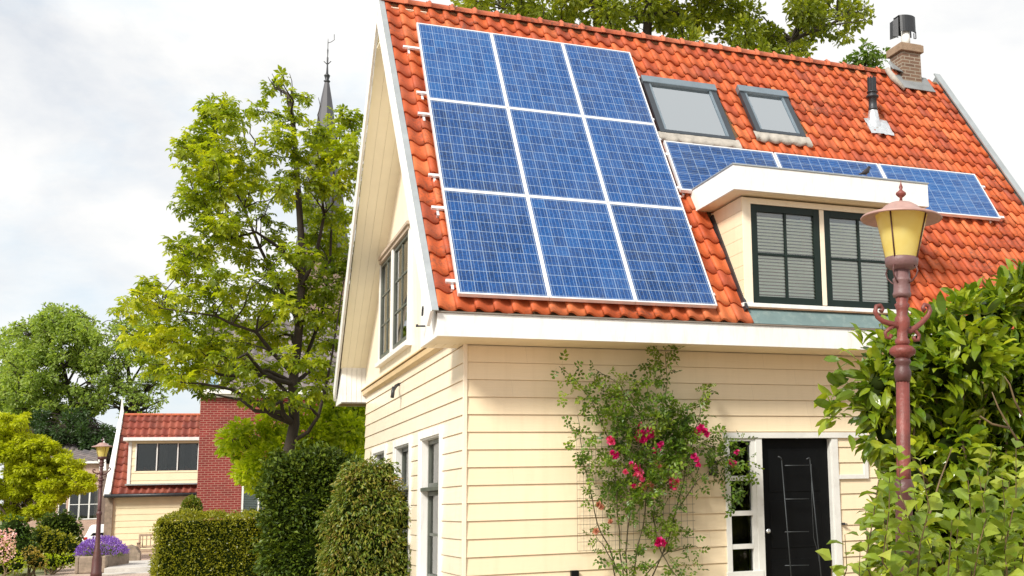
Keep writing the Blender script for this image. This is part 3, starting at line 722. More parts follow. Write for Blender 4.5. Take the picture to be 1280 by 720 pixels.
m=MB(); fbx(m,O,H,N,3.32,5.72,3.085,3.103,-.05,.05); m.build('dormer_sill_shadow_strip',M['brown'],DORM)
m=MB(); m.prism([(3.345,DY-.015,3.085),(3.345,-.632,2.882),(3.345,-.59,2.862),(3.345,DY+.03,3.085)],(2.36,0,0)); m.build('lead_flashing',M['lead'],DORM)
m=MB(); yr=lambda z: T0[1]+(z-T0[2])*CT/ST
m.prism([(3.31,yr(3.05)-.05,3.07),(3.31,yr(4.45)-.05,4.47),(3.31,yr(4.45)+.03,4.45),(3.31,yr(3.05)+.03,3.03)],(.035,0,0)); m.build('side_flashing',M['darkmetal'],DORM)
m=MB()  # flat roof box with white fascia
zt,zbm=4.825,4.515; XL,XR,YF=3.105,5.955,-.765
def boardY(z): return yr(z)
m.prism([(XL,YF,zbm),(XL,YF,zt),(XL,boardY(zt)+.03,zt),(XL,boardY(zbm)+.03,zbm)],(.025,0,0))
m.prism([(XR-.025,YF,zbm),(XR-.025,YF,zt),(XR-.025,boardY(zt)+.03,zt),(XR-.025,boardY(zbm)+.03,zbm)],(.025,0,0))
m.box(XL+.025,XR-.025,YF,YF+.025,zbm,zt-.002)
m.build('dormer_fascia',M['white'],DORM,bevel=.002)
m=MB(); m.box(XL+.026,XR-.026,YF+.026,boardY(zbm),zbm+.012,zbm+.03); m.build('dormer_soffit',M['soffit'],DORM)
m=MB(); m.box(XL-.012,XR+.012,YF-.012,boardY(zt)+.02,zt+.001,zt+.017); m.build('dormer_roof',M['zinc'],DORM)
O=(0,DY,0)
for xa in (3.458,4.508):
    w_=window((xa,DY,3.165),H,N,.98 if xa<4 else 1.04,1.255,2,2,.085,.03,M['green'],M['glass'],n0=-.045,nt_=.05,blind=.042,back=.45,bgap=.012)
# ---- skylights
def skylight(u0,u1,v0,v1):
    m=MB(); fw=.085
    def rb(mb,a0,a1,b0,b1,h0,h1): mb.obox(RP(a0,b0,h0),(a1-a0,0,0),UPV*(b1-b0),NV*(h1-h0))
    rb(m,u0,u0+fw,v0,v1,.0,.075); rb(m,u1-fw,u1,v0,v1,.0,.075); rb(m,u0+fw,u1-fw,v0,v0+fw*.8,.0,.073); 
    f=m.build('skylight',M['frame_grey'],HOUSE,bevel=.006)
    m=MB(); rb(m,u0-.01,u1+.01,v1-fw*1.5,v1+.02,.0,.10); m.build('skylight_top_cover',M['frame_grey_light'],f,bevel=.01)
    m=MB(); rb(m,u0+fw,u1-fw,v0+fw*.8,v1-fw*1.5,.045,.05); m.build('pane',glassmat('skylight_glass',(.84,.93,1.0),.50),f)
    m=MB(); rb(m,u0+fw,u1-fw,v0+fw*.8,v1-fw*1.5,.018,.022); m.build('blind',M['skyreflect'],f)  # added sheet under the glass, coloured like reflected sky
    m=MB(); rb(m,u0+fw,u0+fw+.03,v0+fw*.8,v1-fw*1.5,.05,.07); m.build('sash_edge',M['frame_grey_light'],f)
    m=MB(); rb(m,u1-fw-.03,u1-fw,v0+fw*.8,v1-fw*1.5,.05,.07); m.build('sash_edge',M['frame_grey_light'],f)
    # wavy mortar/lead apron below
    m=MB(); n=18; V=[];F=[]
    for i in range(n+1):
        u=u0-.05+(u1-u0+.1)*i/n
        for b,h in ((v0+.01,.065),(v0-.10,.072+.016*math.sin(i*2.1)),(v0-.17+.02*math.sin(i*1.7),.068+.02*math.sin(i*2.1)),(v0-.17+.02*math.sin(i*1.7),.02)): V.append(RP(u,b,h))
    for i in range(n):
        for k in range(3): F.append((i*4+k+1,(i+1)*4+k+1,(i+1)*4+k,i*4+k))
    m.add(V,F,True); m.build('skylight_apron',M['mortar'],f)
skylight(2.965,4.13,3.545,4.80); skylight(4.54,5.37,3.81,4.88)
# ---- roof vent pipe
vb=RP(6.80,4.42,.03)
m=MB(); m.lathe(vb,[(.066,-.1),(.066,.22),(.074,.225),(.074,.25),(.066,.26),(.066,.42),(.098,.425),(.102,.44),(.098,.455),(.07,.46),(.07,.50),(.09,.505),(.09,.52),(.06,.53),(.058,.74),(.02,.745)],16)
for k in range(8):
    a=k*PI/4; m.box(vb[0]+.06*math.cos(a)-.009,vb[0]+.06*math.cos(a)+.009,vb[1]+.06*math.sin(a)-.009,vb[1]+.06*math.sin(a)+.009,vb[2]+.52,vb[2]+.76)
VENT=m.build('vent_pipe',M['darkmetal'],HOUSE)
m=MB(); m.lathe(vb,[(.13,-.22),(.12,-.05),(.095,.08),(.075,.20),(.06,.22)],16)
V=[];F=[];n=9
for i in range(n):
    for j in range(n):
        u=-.21+.42*i/(n-1); v=-.26+.36*j/(n-1); rr=math.hypot(u,v)
        V.append(RP(6.85+u,4.40+v,.055+.05*max(0,1-rr/.2)+random.uniform(-.008,.012)))
for i in range(n-1):
    for j in range(n-1): F.append((i*n+j,(i+1)*n+j,(i+1)*n+j+1,i*n+j+1))
m.add(V,F,True); m.build('vent_flashing',M['chrome'],VENT)
# ---- chimney
cX0,cX1,cY0,cY1=7.88,8.25,RIDGE_Y-.17,RIDGE_Y+.20; cz=RIDGE_Z-.4
m=MB(); m.box(cX0,cX1,cY0,cY1,cz,8.17); CH=m.build('chimney',M['brick_chim'],HOUSE)
m=MB(); m.box(cX0-.045,cX1+.045,cY0-.045,cY1+.045,8.172,8.30); m.box(cX0-.02,cX1+.02,cY0-.02,cY1+.02,8.302,8.32); m.build('chimney_cap',pmat('cap_stone',(.26,.18,.12),.85,.25,7,.5,30),CH,bevel=.008)
ccx,ccy=(cX0+cX1)/2+.02,(cY0+cY1)/2-.02
m=MB(); m.lathe((ccx,ccy,8.315),[(.075,0),(.075,.30)],18); m.build('flue',M['white'],CH)
m=MB() # cowl: box-like hood with curved face, side wing and flaps
for k in range(8):
    a0=-R(50)+R(100)*k/8; a1=a0+R(100)/8
    P=lambda a,z,r: (ccx+.03+r*math.sin(a)*1.05,ccy-.02-r*math.cos(a)*.9+.10,z)
    m.prism([P(a0,8.62,.25),P(a1,8.62,.25),P(a1,8.62,.235),P(a0,8.62,.235)],(0,0,.34))
m.box(ccx-.20,ccx+.24,ccy+.12,ccy+.14,8.60,8.96); m.box(ccx-.19,ccx+.23,ccy-.06,ccy+.12,8.945,8.96)
m.prism([(ccx-.22,ccy-.05,8.52),(ccx-.30,ccy+.05,8.50),(ccx-.28,ccy+.05,8.86),(ccx-.20,ccy-.05,8.92)],(0,.12,0))
m.box(ccx-.34,ccx-.20,ccy-.02,ccy+.0,8.50,8.515); m.tube([(ccx+.20,ccy-.1,8.64),(ccx+.20,ccy-.1,8.50)],.012,6); m.tube([(ccx+.15,ccy-.1,8.60),(ccx+.15,ccy-.1,8.49),(ccx+.2,ccy-.1,8.5)],.012,6)
m.V=[(ccx+(v[0]-ccx)*.78,ccy+(v[1]-ccy)*.78,8.52+(v[2]-8.56)*.86) for v in m.V]; m.build('cowl',M['darkmetal'],CH)
m=MB()
a=[RP(7.72,5.52,.05),RP(8.44,5.50,.05),RP(8.40,VR-.05,.055),RP(7.74,VR-.05,.055)]
m.prism(a,NV*.012); m.prism([(cX0-.17,cY0+.02,RIDGE_Z+.05),(cX0,cY0-.02,RIDGE_Z-.0),(cX0,cY1,RIDGE_Z+.34),(cX0-.03,cY1,RIDGE_Z+.30)],(0,.02,0))
m.build('chimney_flashing',M['leadgrey'],CH)
m=MB(); m.tube([RP(7.78,5.45,.07),RP(7.66,5.7,.09),RP(7.63,VR,.09)],[.03,.06,.05],6); m.build('mortar_fillet',M['mortar'],CH)

# ================================================================== SOLAR PANELS
def solar(u0,u1,v0,v1,portrait,label,shade=1.0,lean=0):
    org=RP(u0,v0,.06)
    t=thing('solar_panel',tuple(org),label,'solar panel','solar panels on the orange roof')
    h0,h1=.070,.125; fw=.021
    m=MB()
    def rb(mb,a0,a1,b0,b1,hh0,hh1): mb.obox(RP(a0,b0,hh0),(a1-a0,0,0),UPV*(b1-b0),NV*(hh1-hh0))
    rb(m,u0,u0+fw,v0,v1,h0,h1); rb(m,u1-fw,u1,v0,v1,h0,h1); rb(m,u0+fw,u1-fw,v0,v0+fw,h0,h1-.001); rb(m,u0+fw,u1-fw,v1-fw,v1,h0,h1-.001)
    rb(m,u0+fw,u1-fw,v0+fw,v1-fw,h0+.004,h0+.010)
    m.build('frame',M['alu'],t,bevel=.002)
    g=MB(); a0,a1,b0,b1=u0+fw,u1-fw,v0+fw,v1-fw
    V=[RP(a0,b0,h1-.004),RP(a1,b0,h1-.004),RP(a1,b1,h1-.004),RP(a0,b1,h1-.004)]
    g.prism(V,NV*-.012); o=g.build('cells',M['panel'],t)
    me=o.data; uvl=me.uv_layers.new(name='UVMap'); nx,ny=(6,10) if portrait else (10,6)
    mg=.10
    for lp in me.loops:
        co=np.array(me.vertices[lp.vertex_index].co)+org; x=(co[0]-a0)/(a1-a0); y=((co-T0)@UPV-b0)/(b1-b0)
        U=-mg+(nx+2*mg)*x; W=-mg+(ny+2*mg)*y
        uvl.data[lp.index].uv=(U+20,W+20) if portrait else (W+20,U+20)
    return t
us=[-.235,.803,1.842,2.888]; vs=[.165,1.885,3.625,5.325]
names=[['bottom left','bottom centre','bottom right'],['middle left','middle centre','middle right'],['top left','top centre','top right']]
rowd=['just above the white eave','between the other rows','just below the ridge']
for j in range(3):
    for i in range(3):
        solar(us[i]+.002,us[i+1]-.003,vs[j]+.002,vs[j+1]-.003,True,'upright solar panel, %s of the block of nine, %s'%(names[j][i],rowd[j]))
ul=[2.93,4.63,6.38,8.155]
ll=['sideways solar panel below the larger skylight, partly behind the dormer roof','sideways solar panel right above the dormer roof, between two others','sideways solar panel at the right end of its row, nearest the right verge']
for i in range(3): solar(ul[i]+.008,ul[i+1]-.012,2.27,3.285,False,ll[i])
# mounting rails, one row of rails each thing
def rail(u0,u1,v,label):
    org=RP(u0,v,.06); m=MB(); m.obox(RP(u0,v-.02,.05),(u1-u0,0,0),UPV*.04,NV*.034)
    for k in range(int((u1-u0)/1.0)+1):
        u=u0+.06+k*1.0
        m.obox(RP(u,v-.10,.035),(.03,0,0),UPV*.10,NV*.012); m.obox(RP(u,v-.10,.0),(.03,0,0),UPV*.012,NV*.045)
    o=m.build('mounting_rail',M['alu'],loc=org,bevel=.002); tag(o,label,'mounting rail','aluminium rails under the solar panels'); return o
rl=[('lowest rail, under the bottom row of upright panels',.40,-.34),('second rail from the eave, ending just below the lower panel joint',1.60,-.38),('third rail from the eave, ending just above the lower panel joint',2.18,-.36),('fourth rail from the eave, ending just below the upper panel joint',3.36,-.38),('fifth rail from the eave, ending just above the upper panel joint',3.80,-.36),('topmost rail, sticking out left of the top row of panels',4.78,-.45)]
for l,v,u in rl: rail(u,2.93,v,'aluminium mounting rail, '+l)
rail(2.92,8.27,2.36,'aluminium mounting rail under the lower edge of the flat-laid solar panels'); rail(2.92,8.25,3.05,'aluminium mounting rail under the upper edge of the flat-laid solar panels')

# ================================================================== BIRD
bp_=at(1083,219.5,-.745); bz=4.843
bird=thing('bird',(float(bp_[0]),-.745,bz),'small dark bird perched on the flat roof edge of the dormer','bird')
bx=float(bp_[0]); s=1.0
m=MB(); pts=[(bx-.155,-.745,bz+.035),(bx-.10,-.745,bz+.05),(bx-.06,-.745,bz+.062),(bx-.02,-.745,bz+.078),(bx+.02,-.745,bz+.10),(bx+.042,-.745,bz+.13),(bx+.05,-.745,bz+.15),(bx+.062,-.748,bz+.163),(bx+.078,-.752,bz+.160),(bx+.088,-.754,bz+.156),(bx+.112,-.76,bz+.150)]
m.tube(pts,[.012,.016,.030,.042,.044,.034,.027,.027,.020,.008,.002],12); m.build('body',M['bird'],bird)
m=MB(); 
for sy in (-.015,.015): m.tube([(bx+.0,-.745+sy,bz+.06),(bx+.0,-.745+sy,bz+.005),(bx+.025,-.745+sy,bz+.003)],.004,5)
m.build('legs',M['brown'],bird); bird.scale=(.72,.72,.82)

# ================================================================== STREET LAMPS
def lamp(base, k, lean_axis, lean, label, mats):
    base=np.array(base,float)
    t=thing('street_lamp',tuple(base),label,'street lamp','cast iron street lamps')
    post,orn,hat,col=mats
    def z(v): return base[2]+v*k
    B=(base[0],base[1],base[2])
    m=MB(); m.lathe(B,[(r*k,h*k) for r,h in [(.14,-.02),(.14,.10),(.125,.14),(.115,.45),(.10,.55),(.088,.62),(.09,.66),(.062,.74),(.058,1.1),(.054,1.60),(.070,1.64),(.073,1.67),(.060,1.70),(.052,1.73)]],20); m.build('base',post,t)
    m=MB(); m.lathe(B,[(r*k,h*k) for r,h in [(.048,1.71),(.046,1.78),(.044,2.38)]],24,flute=.13); m.build('shaft',orn,t)
    m=MB(); m.lathe(B,[(r*k,h*k) for r,h in [(.046,2.36),(.056,2.40),(.056,2.43),(.045,2.45),(.043,2.47),(.055,2.485),(.055,2.50),(.042,2.52)]],20); m.build('ring',post,t)
    m=MB(); m.lathe(B,[(r*k,h*k) for r,h in [(.046,2.515),(.062,2.53),(.086,2.545),(.088,2.57),(.070,2.590),(.046,2.60)]],28,flute=.13); m.lathe(B,[(r*k,h*k) for r,h in [(.040,2.60),(.050,2.615),(.050,2.635),(.036,2.65),(.036,2.70),(.052,2.74),(.050,2.78),(.036,2.80),(.040,2.84),(.052,2.87),(.036,2.885),(.044,2.91),(.036,2.93)]],18,flute=.08); C=m.build('capital',orn,t)
    m=MB()   # two scrolled arms
    for sg in (-1,1):
        A=[(0,2.745),(.06,2.735),(.11,2.765),(.155,2.80),(.20,2.845),(.222,2.885),(.208,2.918),(.178,2.922),(.162,2.898),(.178,2.882)] if sg>0 else [(0,2.745),(.06,2.77),(.105,2.775),(.15,2.785),(.19,2.81),(.208,2.845),(.198,2.880),(.168,2.888),(.150,2.866),(.164,2.848)]
        P=[(B[0]+sg*a*k,B[1],z(h-.035)) for a,h in A]; m.tube(P,[.020*k,.02*k,.019*k,.018*k,.017*k,.016*k,.015*k,.015*k,.014*k,.018*k],8)
        A=[(.06,2.76),(.10,2.74),(.132,2.712),(.125,2.680),(.097,2.676),(.087,2.70)]
        P=[(B[0]+sg*a*k,B[1],z(h-.035)) for a,h in A]; m.tube(P,[.014*k,.014*k,.013*k,.012*k,.012*k,.015*k],8)
    m.build('scroll_arm',orn,C)
    m=MB(); m.lathe(B,[(r*k,h*k) for r,h in [(.040,2.92),(.058,2.925),(.062,2.945),(.056,2.96),(.054,3.02),(.060,3.03),(.060,3.045),(.052,3.05),(.052,3.15)]],20); NK=m.build('neck',col,t)
    m=MB(); 
    for q in range(4):
        a=q*PI/2+.5; ca,sa=math.cos(a),math.sin(a)
        P=[(B[0]+ca*r*k,B[1]+sa*r*k,z(h)) for r,h in [(.045,3.01),(.075,3.025),(.105,3.055),(.118,3.09),(.108,3.118),(.09,3.128)]]; m.tube(P,.0055*k,6)
    m.build('bracket',M['iron'] if k>=1 else post,NK)
    m=MB(); m.lathe(B,[(r*k,h*k) for r,h in [(.03,3.10),(.085,3.115),(.108,3.135),(.112,3.18),(.104,3.19)]],28); m.build('collar',col,t)
    m=MB(); m.lathe(B,[(.106*k,3.185*k),(.172*k,3.476*k)],40,close=False); G=m.build('glass',M['lampglass'],t)
    m=MB()
    for q in range(4):
        a=q*PI/2+R(33); ca,sa=math.cos(a),math.sin(a)
        m.tube([(B[0]+ca*.110*k,B[1]+sa*.110*k,z(3.18)),(B[0]+ca*.176*k,B[1]+sa*.176*k,z(3.475))],.0055*k,6)
    m.build('glazing_bar',M['iron'] if k>=1 else post,t)
    m=MB(); m.lathe(B,[(r*k,h*k) for r,h in [(.170,3.478),(.21,3.470),(.255,3.456),(.268,3.448),(.272,3.455),(.262,3.466),(.225,3.480),(.165,3.494),(.138,3.512),(.112,3.538),(.075,3.560),(.03,3.570),(.014,3.578)]],44); 
    HT=m.build('hood',hat,t)
    m=MB(); m.lathe(B,[(r*k,h*k) for r,h in [(.012,3.57),(.009,3.598),(.024,3.610),(.035,3.622),(.035,3.632),(.018,3.646),(.009,3.655),(.014,3.672),(.004,3.70),(.001,3.722)]],16); m.build('finial',orn,HT)
    m=MB(); m.lathe(B,[(r*k,h*k) for r,h in [(.012,3.2),(.02,3.22),(.02,3.28),(.01,3.30)]],12); m.build('bulb',M['white'],t)
    t.rotation_mode='AXIS_ANGLE'; t.rotation_axis_angle=(lean,*lean_axis)
    return t
# lean about the forward axis
hx=np.array([.41091729,.91167263,0])
# the near lamp is 3.5 m tall in all: height profile is scaled
KL=.966
FGB=(1.1476,-7.0118,GZ)
L1=lamp(FGB,KL,tuple(hx),R(2.4),'faded dark red cast iron street lamp in front of the big glossy shrub',(M['iron'],M['iron_pink'],M['iron_hat'],M['iron_brown']))
b2=ground_at(124.5,30.4)
L2=lamp(b2,KL,tuple(hx),R(-.3),'far street lamp on a dark post beside the lavender planter',(M['iron'],M['iron'],M['iron_hat'],M['iron']))

# ================================================================== BACKGROUND BUILDINGS
def local(o,rz):          # rotate a thing about its own base
    o.rotation_euler=(0,0,rz)
def froof(mb,x0,x1,y0,z0,y1,z1,tw,th_,amp=1.0):
    L=math.hypot(y1-y0,z1-z0); uv=np.array([0,(y1-y0)/L,(z1-z0)/L]); nn=np.array([0,-uv[2],uv[1]])
    tiles(mb,lambda s,v,h: np.array([x0+(x1-x0)*s,y0,z0])+uv*v+nn*h*amp,max(1,int((x1-x0)/tw)),max(1,int(L/th_)),L)
# ---- garage house, D=47
D=47.; g0=ground_at(141,D); s_=D/FOC
ZH=lambda y,x=190: zof(x,y,D)
GH=thing('small_house',g0,'small cream boarded house with red tiled roof, left of the red brick building','house')
def L(x,y,z): return (g0[0]+x,g0[1]+y,z)    # unrotated local frame of the thing
ze_,zr_=ZH(618),ZH(511); W=4.1
class MBL(MB):
    pass
def siding_local(x0,x1,z0,z1,y,pitch,mat,name,parent,g,ops=[]):
    m=MB(); siding(m,(g[0]+x0,g[1]+y,0),(1,0,0),(0,-1,0),x1-x0,z0,z1,ops,pitch=pitch); return m.build(name,mat,parent)
siding_local(0,W,GZ,ze_+.05,0,.25,pmat('cream_siding_far',(.80,.69,.46),.5,.05),'front_wall',GH,g0)
m=MB(); m.box(g0[0]-.02,g0[0]+.02,g0[1],g0[1]+4.6,GZ,ze_+.2); m.box(g0[0]+W-.02,g0[0]+W+.02,g0[1],g0[1]+4.6,GZ,ze_); m.box(g0[0],g0[0]+W,g0[1]+4.56,g0[1]+4.6,GZ,ze_)
m.prism([L(0,-.1,ze_),L(0,2.3,zr_),L(0,4.7,ze_)],(.03,0,0)); m.prism([L(W-.03,-.1,ze_),L(W-.03,2.3,zr_),L(W-.03,4.7,ze_)],(.03,0,0)); m.build('side_wall',pmat('weathered_side',(.30,.24,.19),.8,.3,5),GH)
m=MB(); m.box(g0[0]-.28,g0[0]+.0,g0[1]-.12,g0[1]+.15,GZ,ze_-.02); m.build('brick_pier',M['stone'],GH)
m=MB(); froof(m,g0[0]-.05,g0[0]+W+.02,g0[1]-.28,ze_+.0,g0[1]+2.3,zr_,.25,.37,1.2); RF=m.build('roof',M['tile_red'],GH)
m=MB(); froof(m,g0[0]-.05,g0[0]+W+.02,g0[1]+4.85,ze_+.0,g0[1]+2.3,zr_,.235,.37,-1.2); m.build('roof',M['tile_red'],GH)
m=MB(); m.box(g0[0]-.05,g0[0]+W,g0[1]+2.2,g0[1]+2.4,zr_-.02,zr_+.08); m.build('ridge',M['tile_ridge'],RF,bevel=.03)
m=MB(); m.tube([L(-.3,-.33,ze_-.02),L(W,-.33,ze_-.03)],.075,8); m.build('gutter',M['darkmetal'],GH)
m=MB(); # white wind board at the left gable with tall spike
m.prism([L(-.07,-.32,ze_-.02),L(-.07,2.3,zr_+.06),L(-.07,2.3,zr_+.30),L(-.07,-.42,ze_+.12)],(-.05,0,0)); m.prism([L(-.34,-.32,ze_-.0),L(-.06,-.32,ze_-.0),L(-.06,2.25,zr_+.25),L(-.18,2.25,zr_+.25)],(0,.05,0))
m.prism([L(-.19,2.2,zr_+.1),L(-.04,2.2,zr_+.0),L(-.10,2.2,zr_+.55),L(-.15,2.2,ZH(487,133))],(0,.06,0)); m.build('wind_board',M['white'],GH)
# dormer
zx=lambda y: ZH(y)
m=MB(); xd0=(157-141)*s_; dz0,dz1=zx(604),zx(550); siding(m,(g0[0]+xd0,g0[1]-.18,0),(1,0,0),(0,-1,0),W-xd0-.05,dz0,dz1,[((165-157)*s_,(236.5-157)*s_,zx(588),zx(553))],pitch=.3)
m.box(g0[0]+xd0,g0[0]+xd0+.05,g0[1]-.20,g0[1]+1.7,dz0,dz1); m.box(g0[0]+W-.08,g0[0]+W-.05,g0[1]-.19,g0[1]+1.7,dz0,dz1)
DG=m.build('dormer',pmat('cream_dormer_far',(.82,.72,.50),.5,.05),GH)
m=MB(); m.box(g0[0]+(150-141)*s_,g0[0]+W+.02,g0[1]-.45,g0[1]+2.0,dz1+.005,dz1+.14); m.box(g0[0]+xd0-.04,g0[0]+xd0+.08,g0[1]-.23,g0[1]-.14,dz0-.02,dz1); m.build('dormer_roof',M['white'],DG,bevel=.01)
m=MB(); m.box(g0[0]+xd0-.1,g0[0]+W-.03,g0[1]-.30,g0[1]-.05,dz0-.06,dz0-.004); m.build('flashing',M['zinc'],DG)
for i in range(3):
    xa=(165+i*24)*s_-141*s_
    window((g0[0]+xa+.01,g0[1]-.18,zx(588)),(1,0,0),(0,-1,0),23.2*s_-.02,zx(553)-zx(588),1,1,.035,.02,M['green'] if False else M['darkmetal'],M['glassdark'],parent=DG,name='window',n0=-.05,nt_=.05)
for i in range(4):
    xa=(165+i*24)*s_-141*s_-.02; m=MB(); m.box(g0[0]+xa-.012,g0[0]+xa+.03,g0[1]-.22,g0[1]-.14,zx(588),zx(553)); m.build('window_post',M['white'],DG)
m=MB(); m.box(g0[0]+xd0+.06,g0[0]+W-.1,g0[1]+.5,g0[1]+.52,dz0,dz1); m.build('unlit_room_sheet',M['dark'],DG)
m=MB()
for xx,wd in ((.35+.35,.18),(1.15+.5,.3),(2.35,.22),(2.75+.1,.2)): 
    for q in range(4): m.tube([(g0[0]+xx+q*wd/4,g0[1]-.05+.02*(q%2),dz0+.1),(g0[0]+xx+q*wd/4,g0[1]-.05,dz1)],wd/7,6)
m.build('curtain',pmat('grey_curtain',(.10,.09,.09),.8,.2),DG)
local(GH,BGR)
# ---- red brick building D=40
D=40.; g1=ground_at(245,D); s_=D/FOC; Z1=lambda y,x=250: zof(x,y,D)
BB=thing('brick_building',g1,'red brick building with white cornice and grey tiled roof behind the chestnut tree','building')
g=g1; W=8.5; zc=Z1(491); 
wx0,wx1,wz0,wz1=(297-245)*s_,(338-245)*s_,Z1(650),Z1(603)
m=MB()
def wallholes(m,g,W,z0,z1,y,th,ops):
    xs=sorted(set([0,W]+[v for o in ops for v in o[:2]])); zs=sorted(set([z0,z1]+[v for o in ops for v in o[2:]]))
    for xa,xb in zip(xs,xs[1:]):
        for za,zb_ in zip(zs,zs[1:]):
            if any(o[0]<(xa+xb)/2<o[1] and o[2]<(za+zb_)/2<o[3] for o in ops): continue
            m.box(g[0]+xa,g[0]+xb,g[1]+y,g[1]+y+th,za,zb_)
wallholes(m,g,W,GZ,zc,0,.12,[(wx0,wx1,wz0,wz1),(4.2,5.3,wz0,wz1)])
m.box(g[0],g[0]+.12,g[1]+.12,g[1]+7,GZ,zc); m.box(g[0]+W-.12,g[0]+W,g[1]+.12,g[1]+7,GZ,zc); m.box(g[0]+.12,g[0]+W-.12,g[1]+6.9,g[1]+7,GZ,zc)
m.build('wall',M['brick_red'],BB)
m=MB(); m.box(g[0]-.12,g[0]+W+.1,g[1]-.25,g[1]+.1,zc+.004,zc+.16); m.box(g[0]-.12,g[0]+W+.1,g[1]-.10,g[1]+.08,zc-.10,zc); m.build('cornice',M['white'],BB,bevel=.01)
m=MB(); froof(m,g[0]-.1,g[0]+W+.1,g[1]-.2,zc+.17,g[1]+3.5,zc+3.2,.33,.36,1.3); m.build('roof',M['tile_grey'],BB)
m=MB(); froof(m,g[0]-.1,g[0]+W+.1,g[1]+7.2,zc+.17,g[1]+3.5,zc+3.2,.33,.36,-1.3); m.build('roof',M['tile_grey'],BB)
m=MB(); 
for x in (0,W-.1): m.prism([(g[0]+x,g[1]+.0,zc+.1),(g[0]+x,g[1]+3.5,zc+3.1),(g[0]+x,g[1]+7,zc+.1)],(.1,0,0))
m.build('gable',M['brick_red'],BB)
for a,b in ((wx0,wx1),(4.2,5.3)):
    window((g[0]+a,g[1],wz0),(1,0,0),(0,-1,0),b-a,wz1-wz0,2,1,.07,.05,M['white'],M['glassdark'],parent=BB,n0=-.09,nt_=.08)
    m=MB(); 
    for j in range(int((wz1-wz0)/.06)): m.box(g[0]+a+.05,g[0]+b-.05,g[1]+.13,g[1]+.15,wz0+j*.06,wz0+j*.06+.045)
    m.build('blind',M['blind'],BB)
# small white roof window box on the left of the roof
m=MB(); m.box(g[0]+.10,g[0]+.62,g[1]-.1,g[1]+1.2,zc+.17,zc+.75); m.build('roof_window_box',M['white'],BB,bevel=.02)
m=MB(); m.box(g[0]+.17,g[0]+.55,g[1]-.112,g[1]-.102,zc+.27,zc+.68); m.build('roof_window_pane',pmat('blue_pane',(.3,.45,.6),.2,.1),BB)
local(BB,BGR)
# ---- far row houses D=75
def rowhouse(px0,D,Wm,zc_y,zr_y,label,gable_right=True,cols=3):
    g=ground_at(px0,D); Zf=lambda y: zof(px0,y,D); zc=Zf(zc_y)
    t=thing('row_house',g,label,'house','brick houses at the end of the street')
    ops=[]
    n=cols; 
    for i in range(n):
        xa=Wm*(i+.25)/n; ops.append((xa,xa+.62,Zf(650),Zf(612)))
    m=MB(); wallholes(m,g,Wm,GZ,zc,0,.15,ops)
    m.box(g[0],g[0]+.15,g[1]+.15,g[1]+7,GZ,zc); m.box(g[0]+Wm-.15,g[0]+Wm,g[1]+.15,g[1]+7,GZ,zc); m.box(g[0]+.15,g[0]+Wm-.15,g[1]+6.9,g[1]+7,GZ,zc); m.build('wall',M['brick_pink'],t)
    for (a,b,c,d) in ops:
        window((g[0]+a,g[1],c),(1,0,0),(0,-1,0),b-a,d-c,1,2,.06,.04,M['white'],M['glassdark'],parent=t,n0=-.06,nt_=.1)
    m=MB(); m.box(g[0]+.2,g[0]+Wm-.2,g[1]+.8,g[1]+.85,GZ,zc-.1); m.build('unlit_room_sheet',M['dark'],t)
    zr=Zf(zr_y)
    m=MB(); froof(m,g[0]-.1,g[0]+Wm+.1,g[1]-.2,zc,g[1]+3,zr,.40,.45,1.5); m.build('roof',M['tile_grey'],t)
    m=MB(); froof(m,g[0]-.1,g[0]+Wm+.1,g[1]+7.2,zc,g[1]+3,zr,.40,.45,-1.5); m.build('roof',M['tile_grey'],t)
    m=MB(); m.box(g[0]-.1,g[0]+Wm+.1,g[1]-.3,g[1]-.05,zc-.12,zc+.02)
    if gable_right:
        x=Wm; m.prism([(g[0]+x,g[1]-.3,zc-.1),(g[0]+x,g[1]+3.1,zr+.1),(g[0]+x,g[1]+3.1,zr+.45),(g[0]+x,g[1]-.3,zc+.35)],(.12,0,0)); m.prism([(g[0]+x+.1,g[1]-.35,zc-.6),(g[0]+x+.5,g[1]-.35,zc-.6),(g[0]+x+.4,g[1]-.35,zc+.9),(g[0]+x+.25,g[1]-.35,zc+1.5),(g[0]+x+.1,g[1]-.35,zc+.5)],(0,.1,0))
    m.build('gutter_and_gable_trim',M['white'],t)
    local(t,BGR)
rowhouse(82,75.,1.75,577,560,'pinkish brick house between the yellow-green tree and the far street lamp',True,3)
rowhouse(14,78.,3.4,574,552,'pinkish brick house mostly hidden behind the yellow-green tree',False,4)
# ---- church
D=130.; c0=(float(dep(408.5,110,D)[0]),float(dep(408.5,110,D)[1]),GZ); CHU=thing('church',c0,'church with a tall slender grey spire rising behind the chestnut tree','church')
Zc=lambda y: zof(409,y,D); s_=D/FOC; x0_,y0_=c0[0],c0[1]
sp=[(30*s_,Zc(330)),(22*s_,Zc(260)),(14*s_,Zc(190)),(8.0*s_,Zc(140)),(6.0*s_,Zc(125)),(2.6*s_,Zc(103))]
m=MB(); m.lathe((x0_,y0_,0),[(a*1.1,b) for a,b in sp],8,smooth=False); m.build('spire',M['slate'],CHU)
m=MB(); m.lathe((x0_,y0_,0),[(2.0*s_,Zc(104)),(4.2*s_,Zc(101)),(2.2*s_,Zc(99)),(3.4*s_,Zc(94.5)),(3.9*s_,Zc(93.5)),(1.5*s_,Zc(91)),(.9*s_,Zc(80)),(1.1*s_,Zc(70)),(.5*s_,Zc(68)),(.9*s_,Zc(60)),(.4*s_,Zc(57)),(.5*s_,Zc(50)),(.15*s_,Zc(44))],8); 
hv=RT*np.array([1,1,0]); hv/=np.linalg.norm(hv)
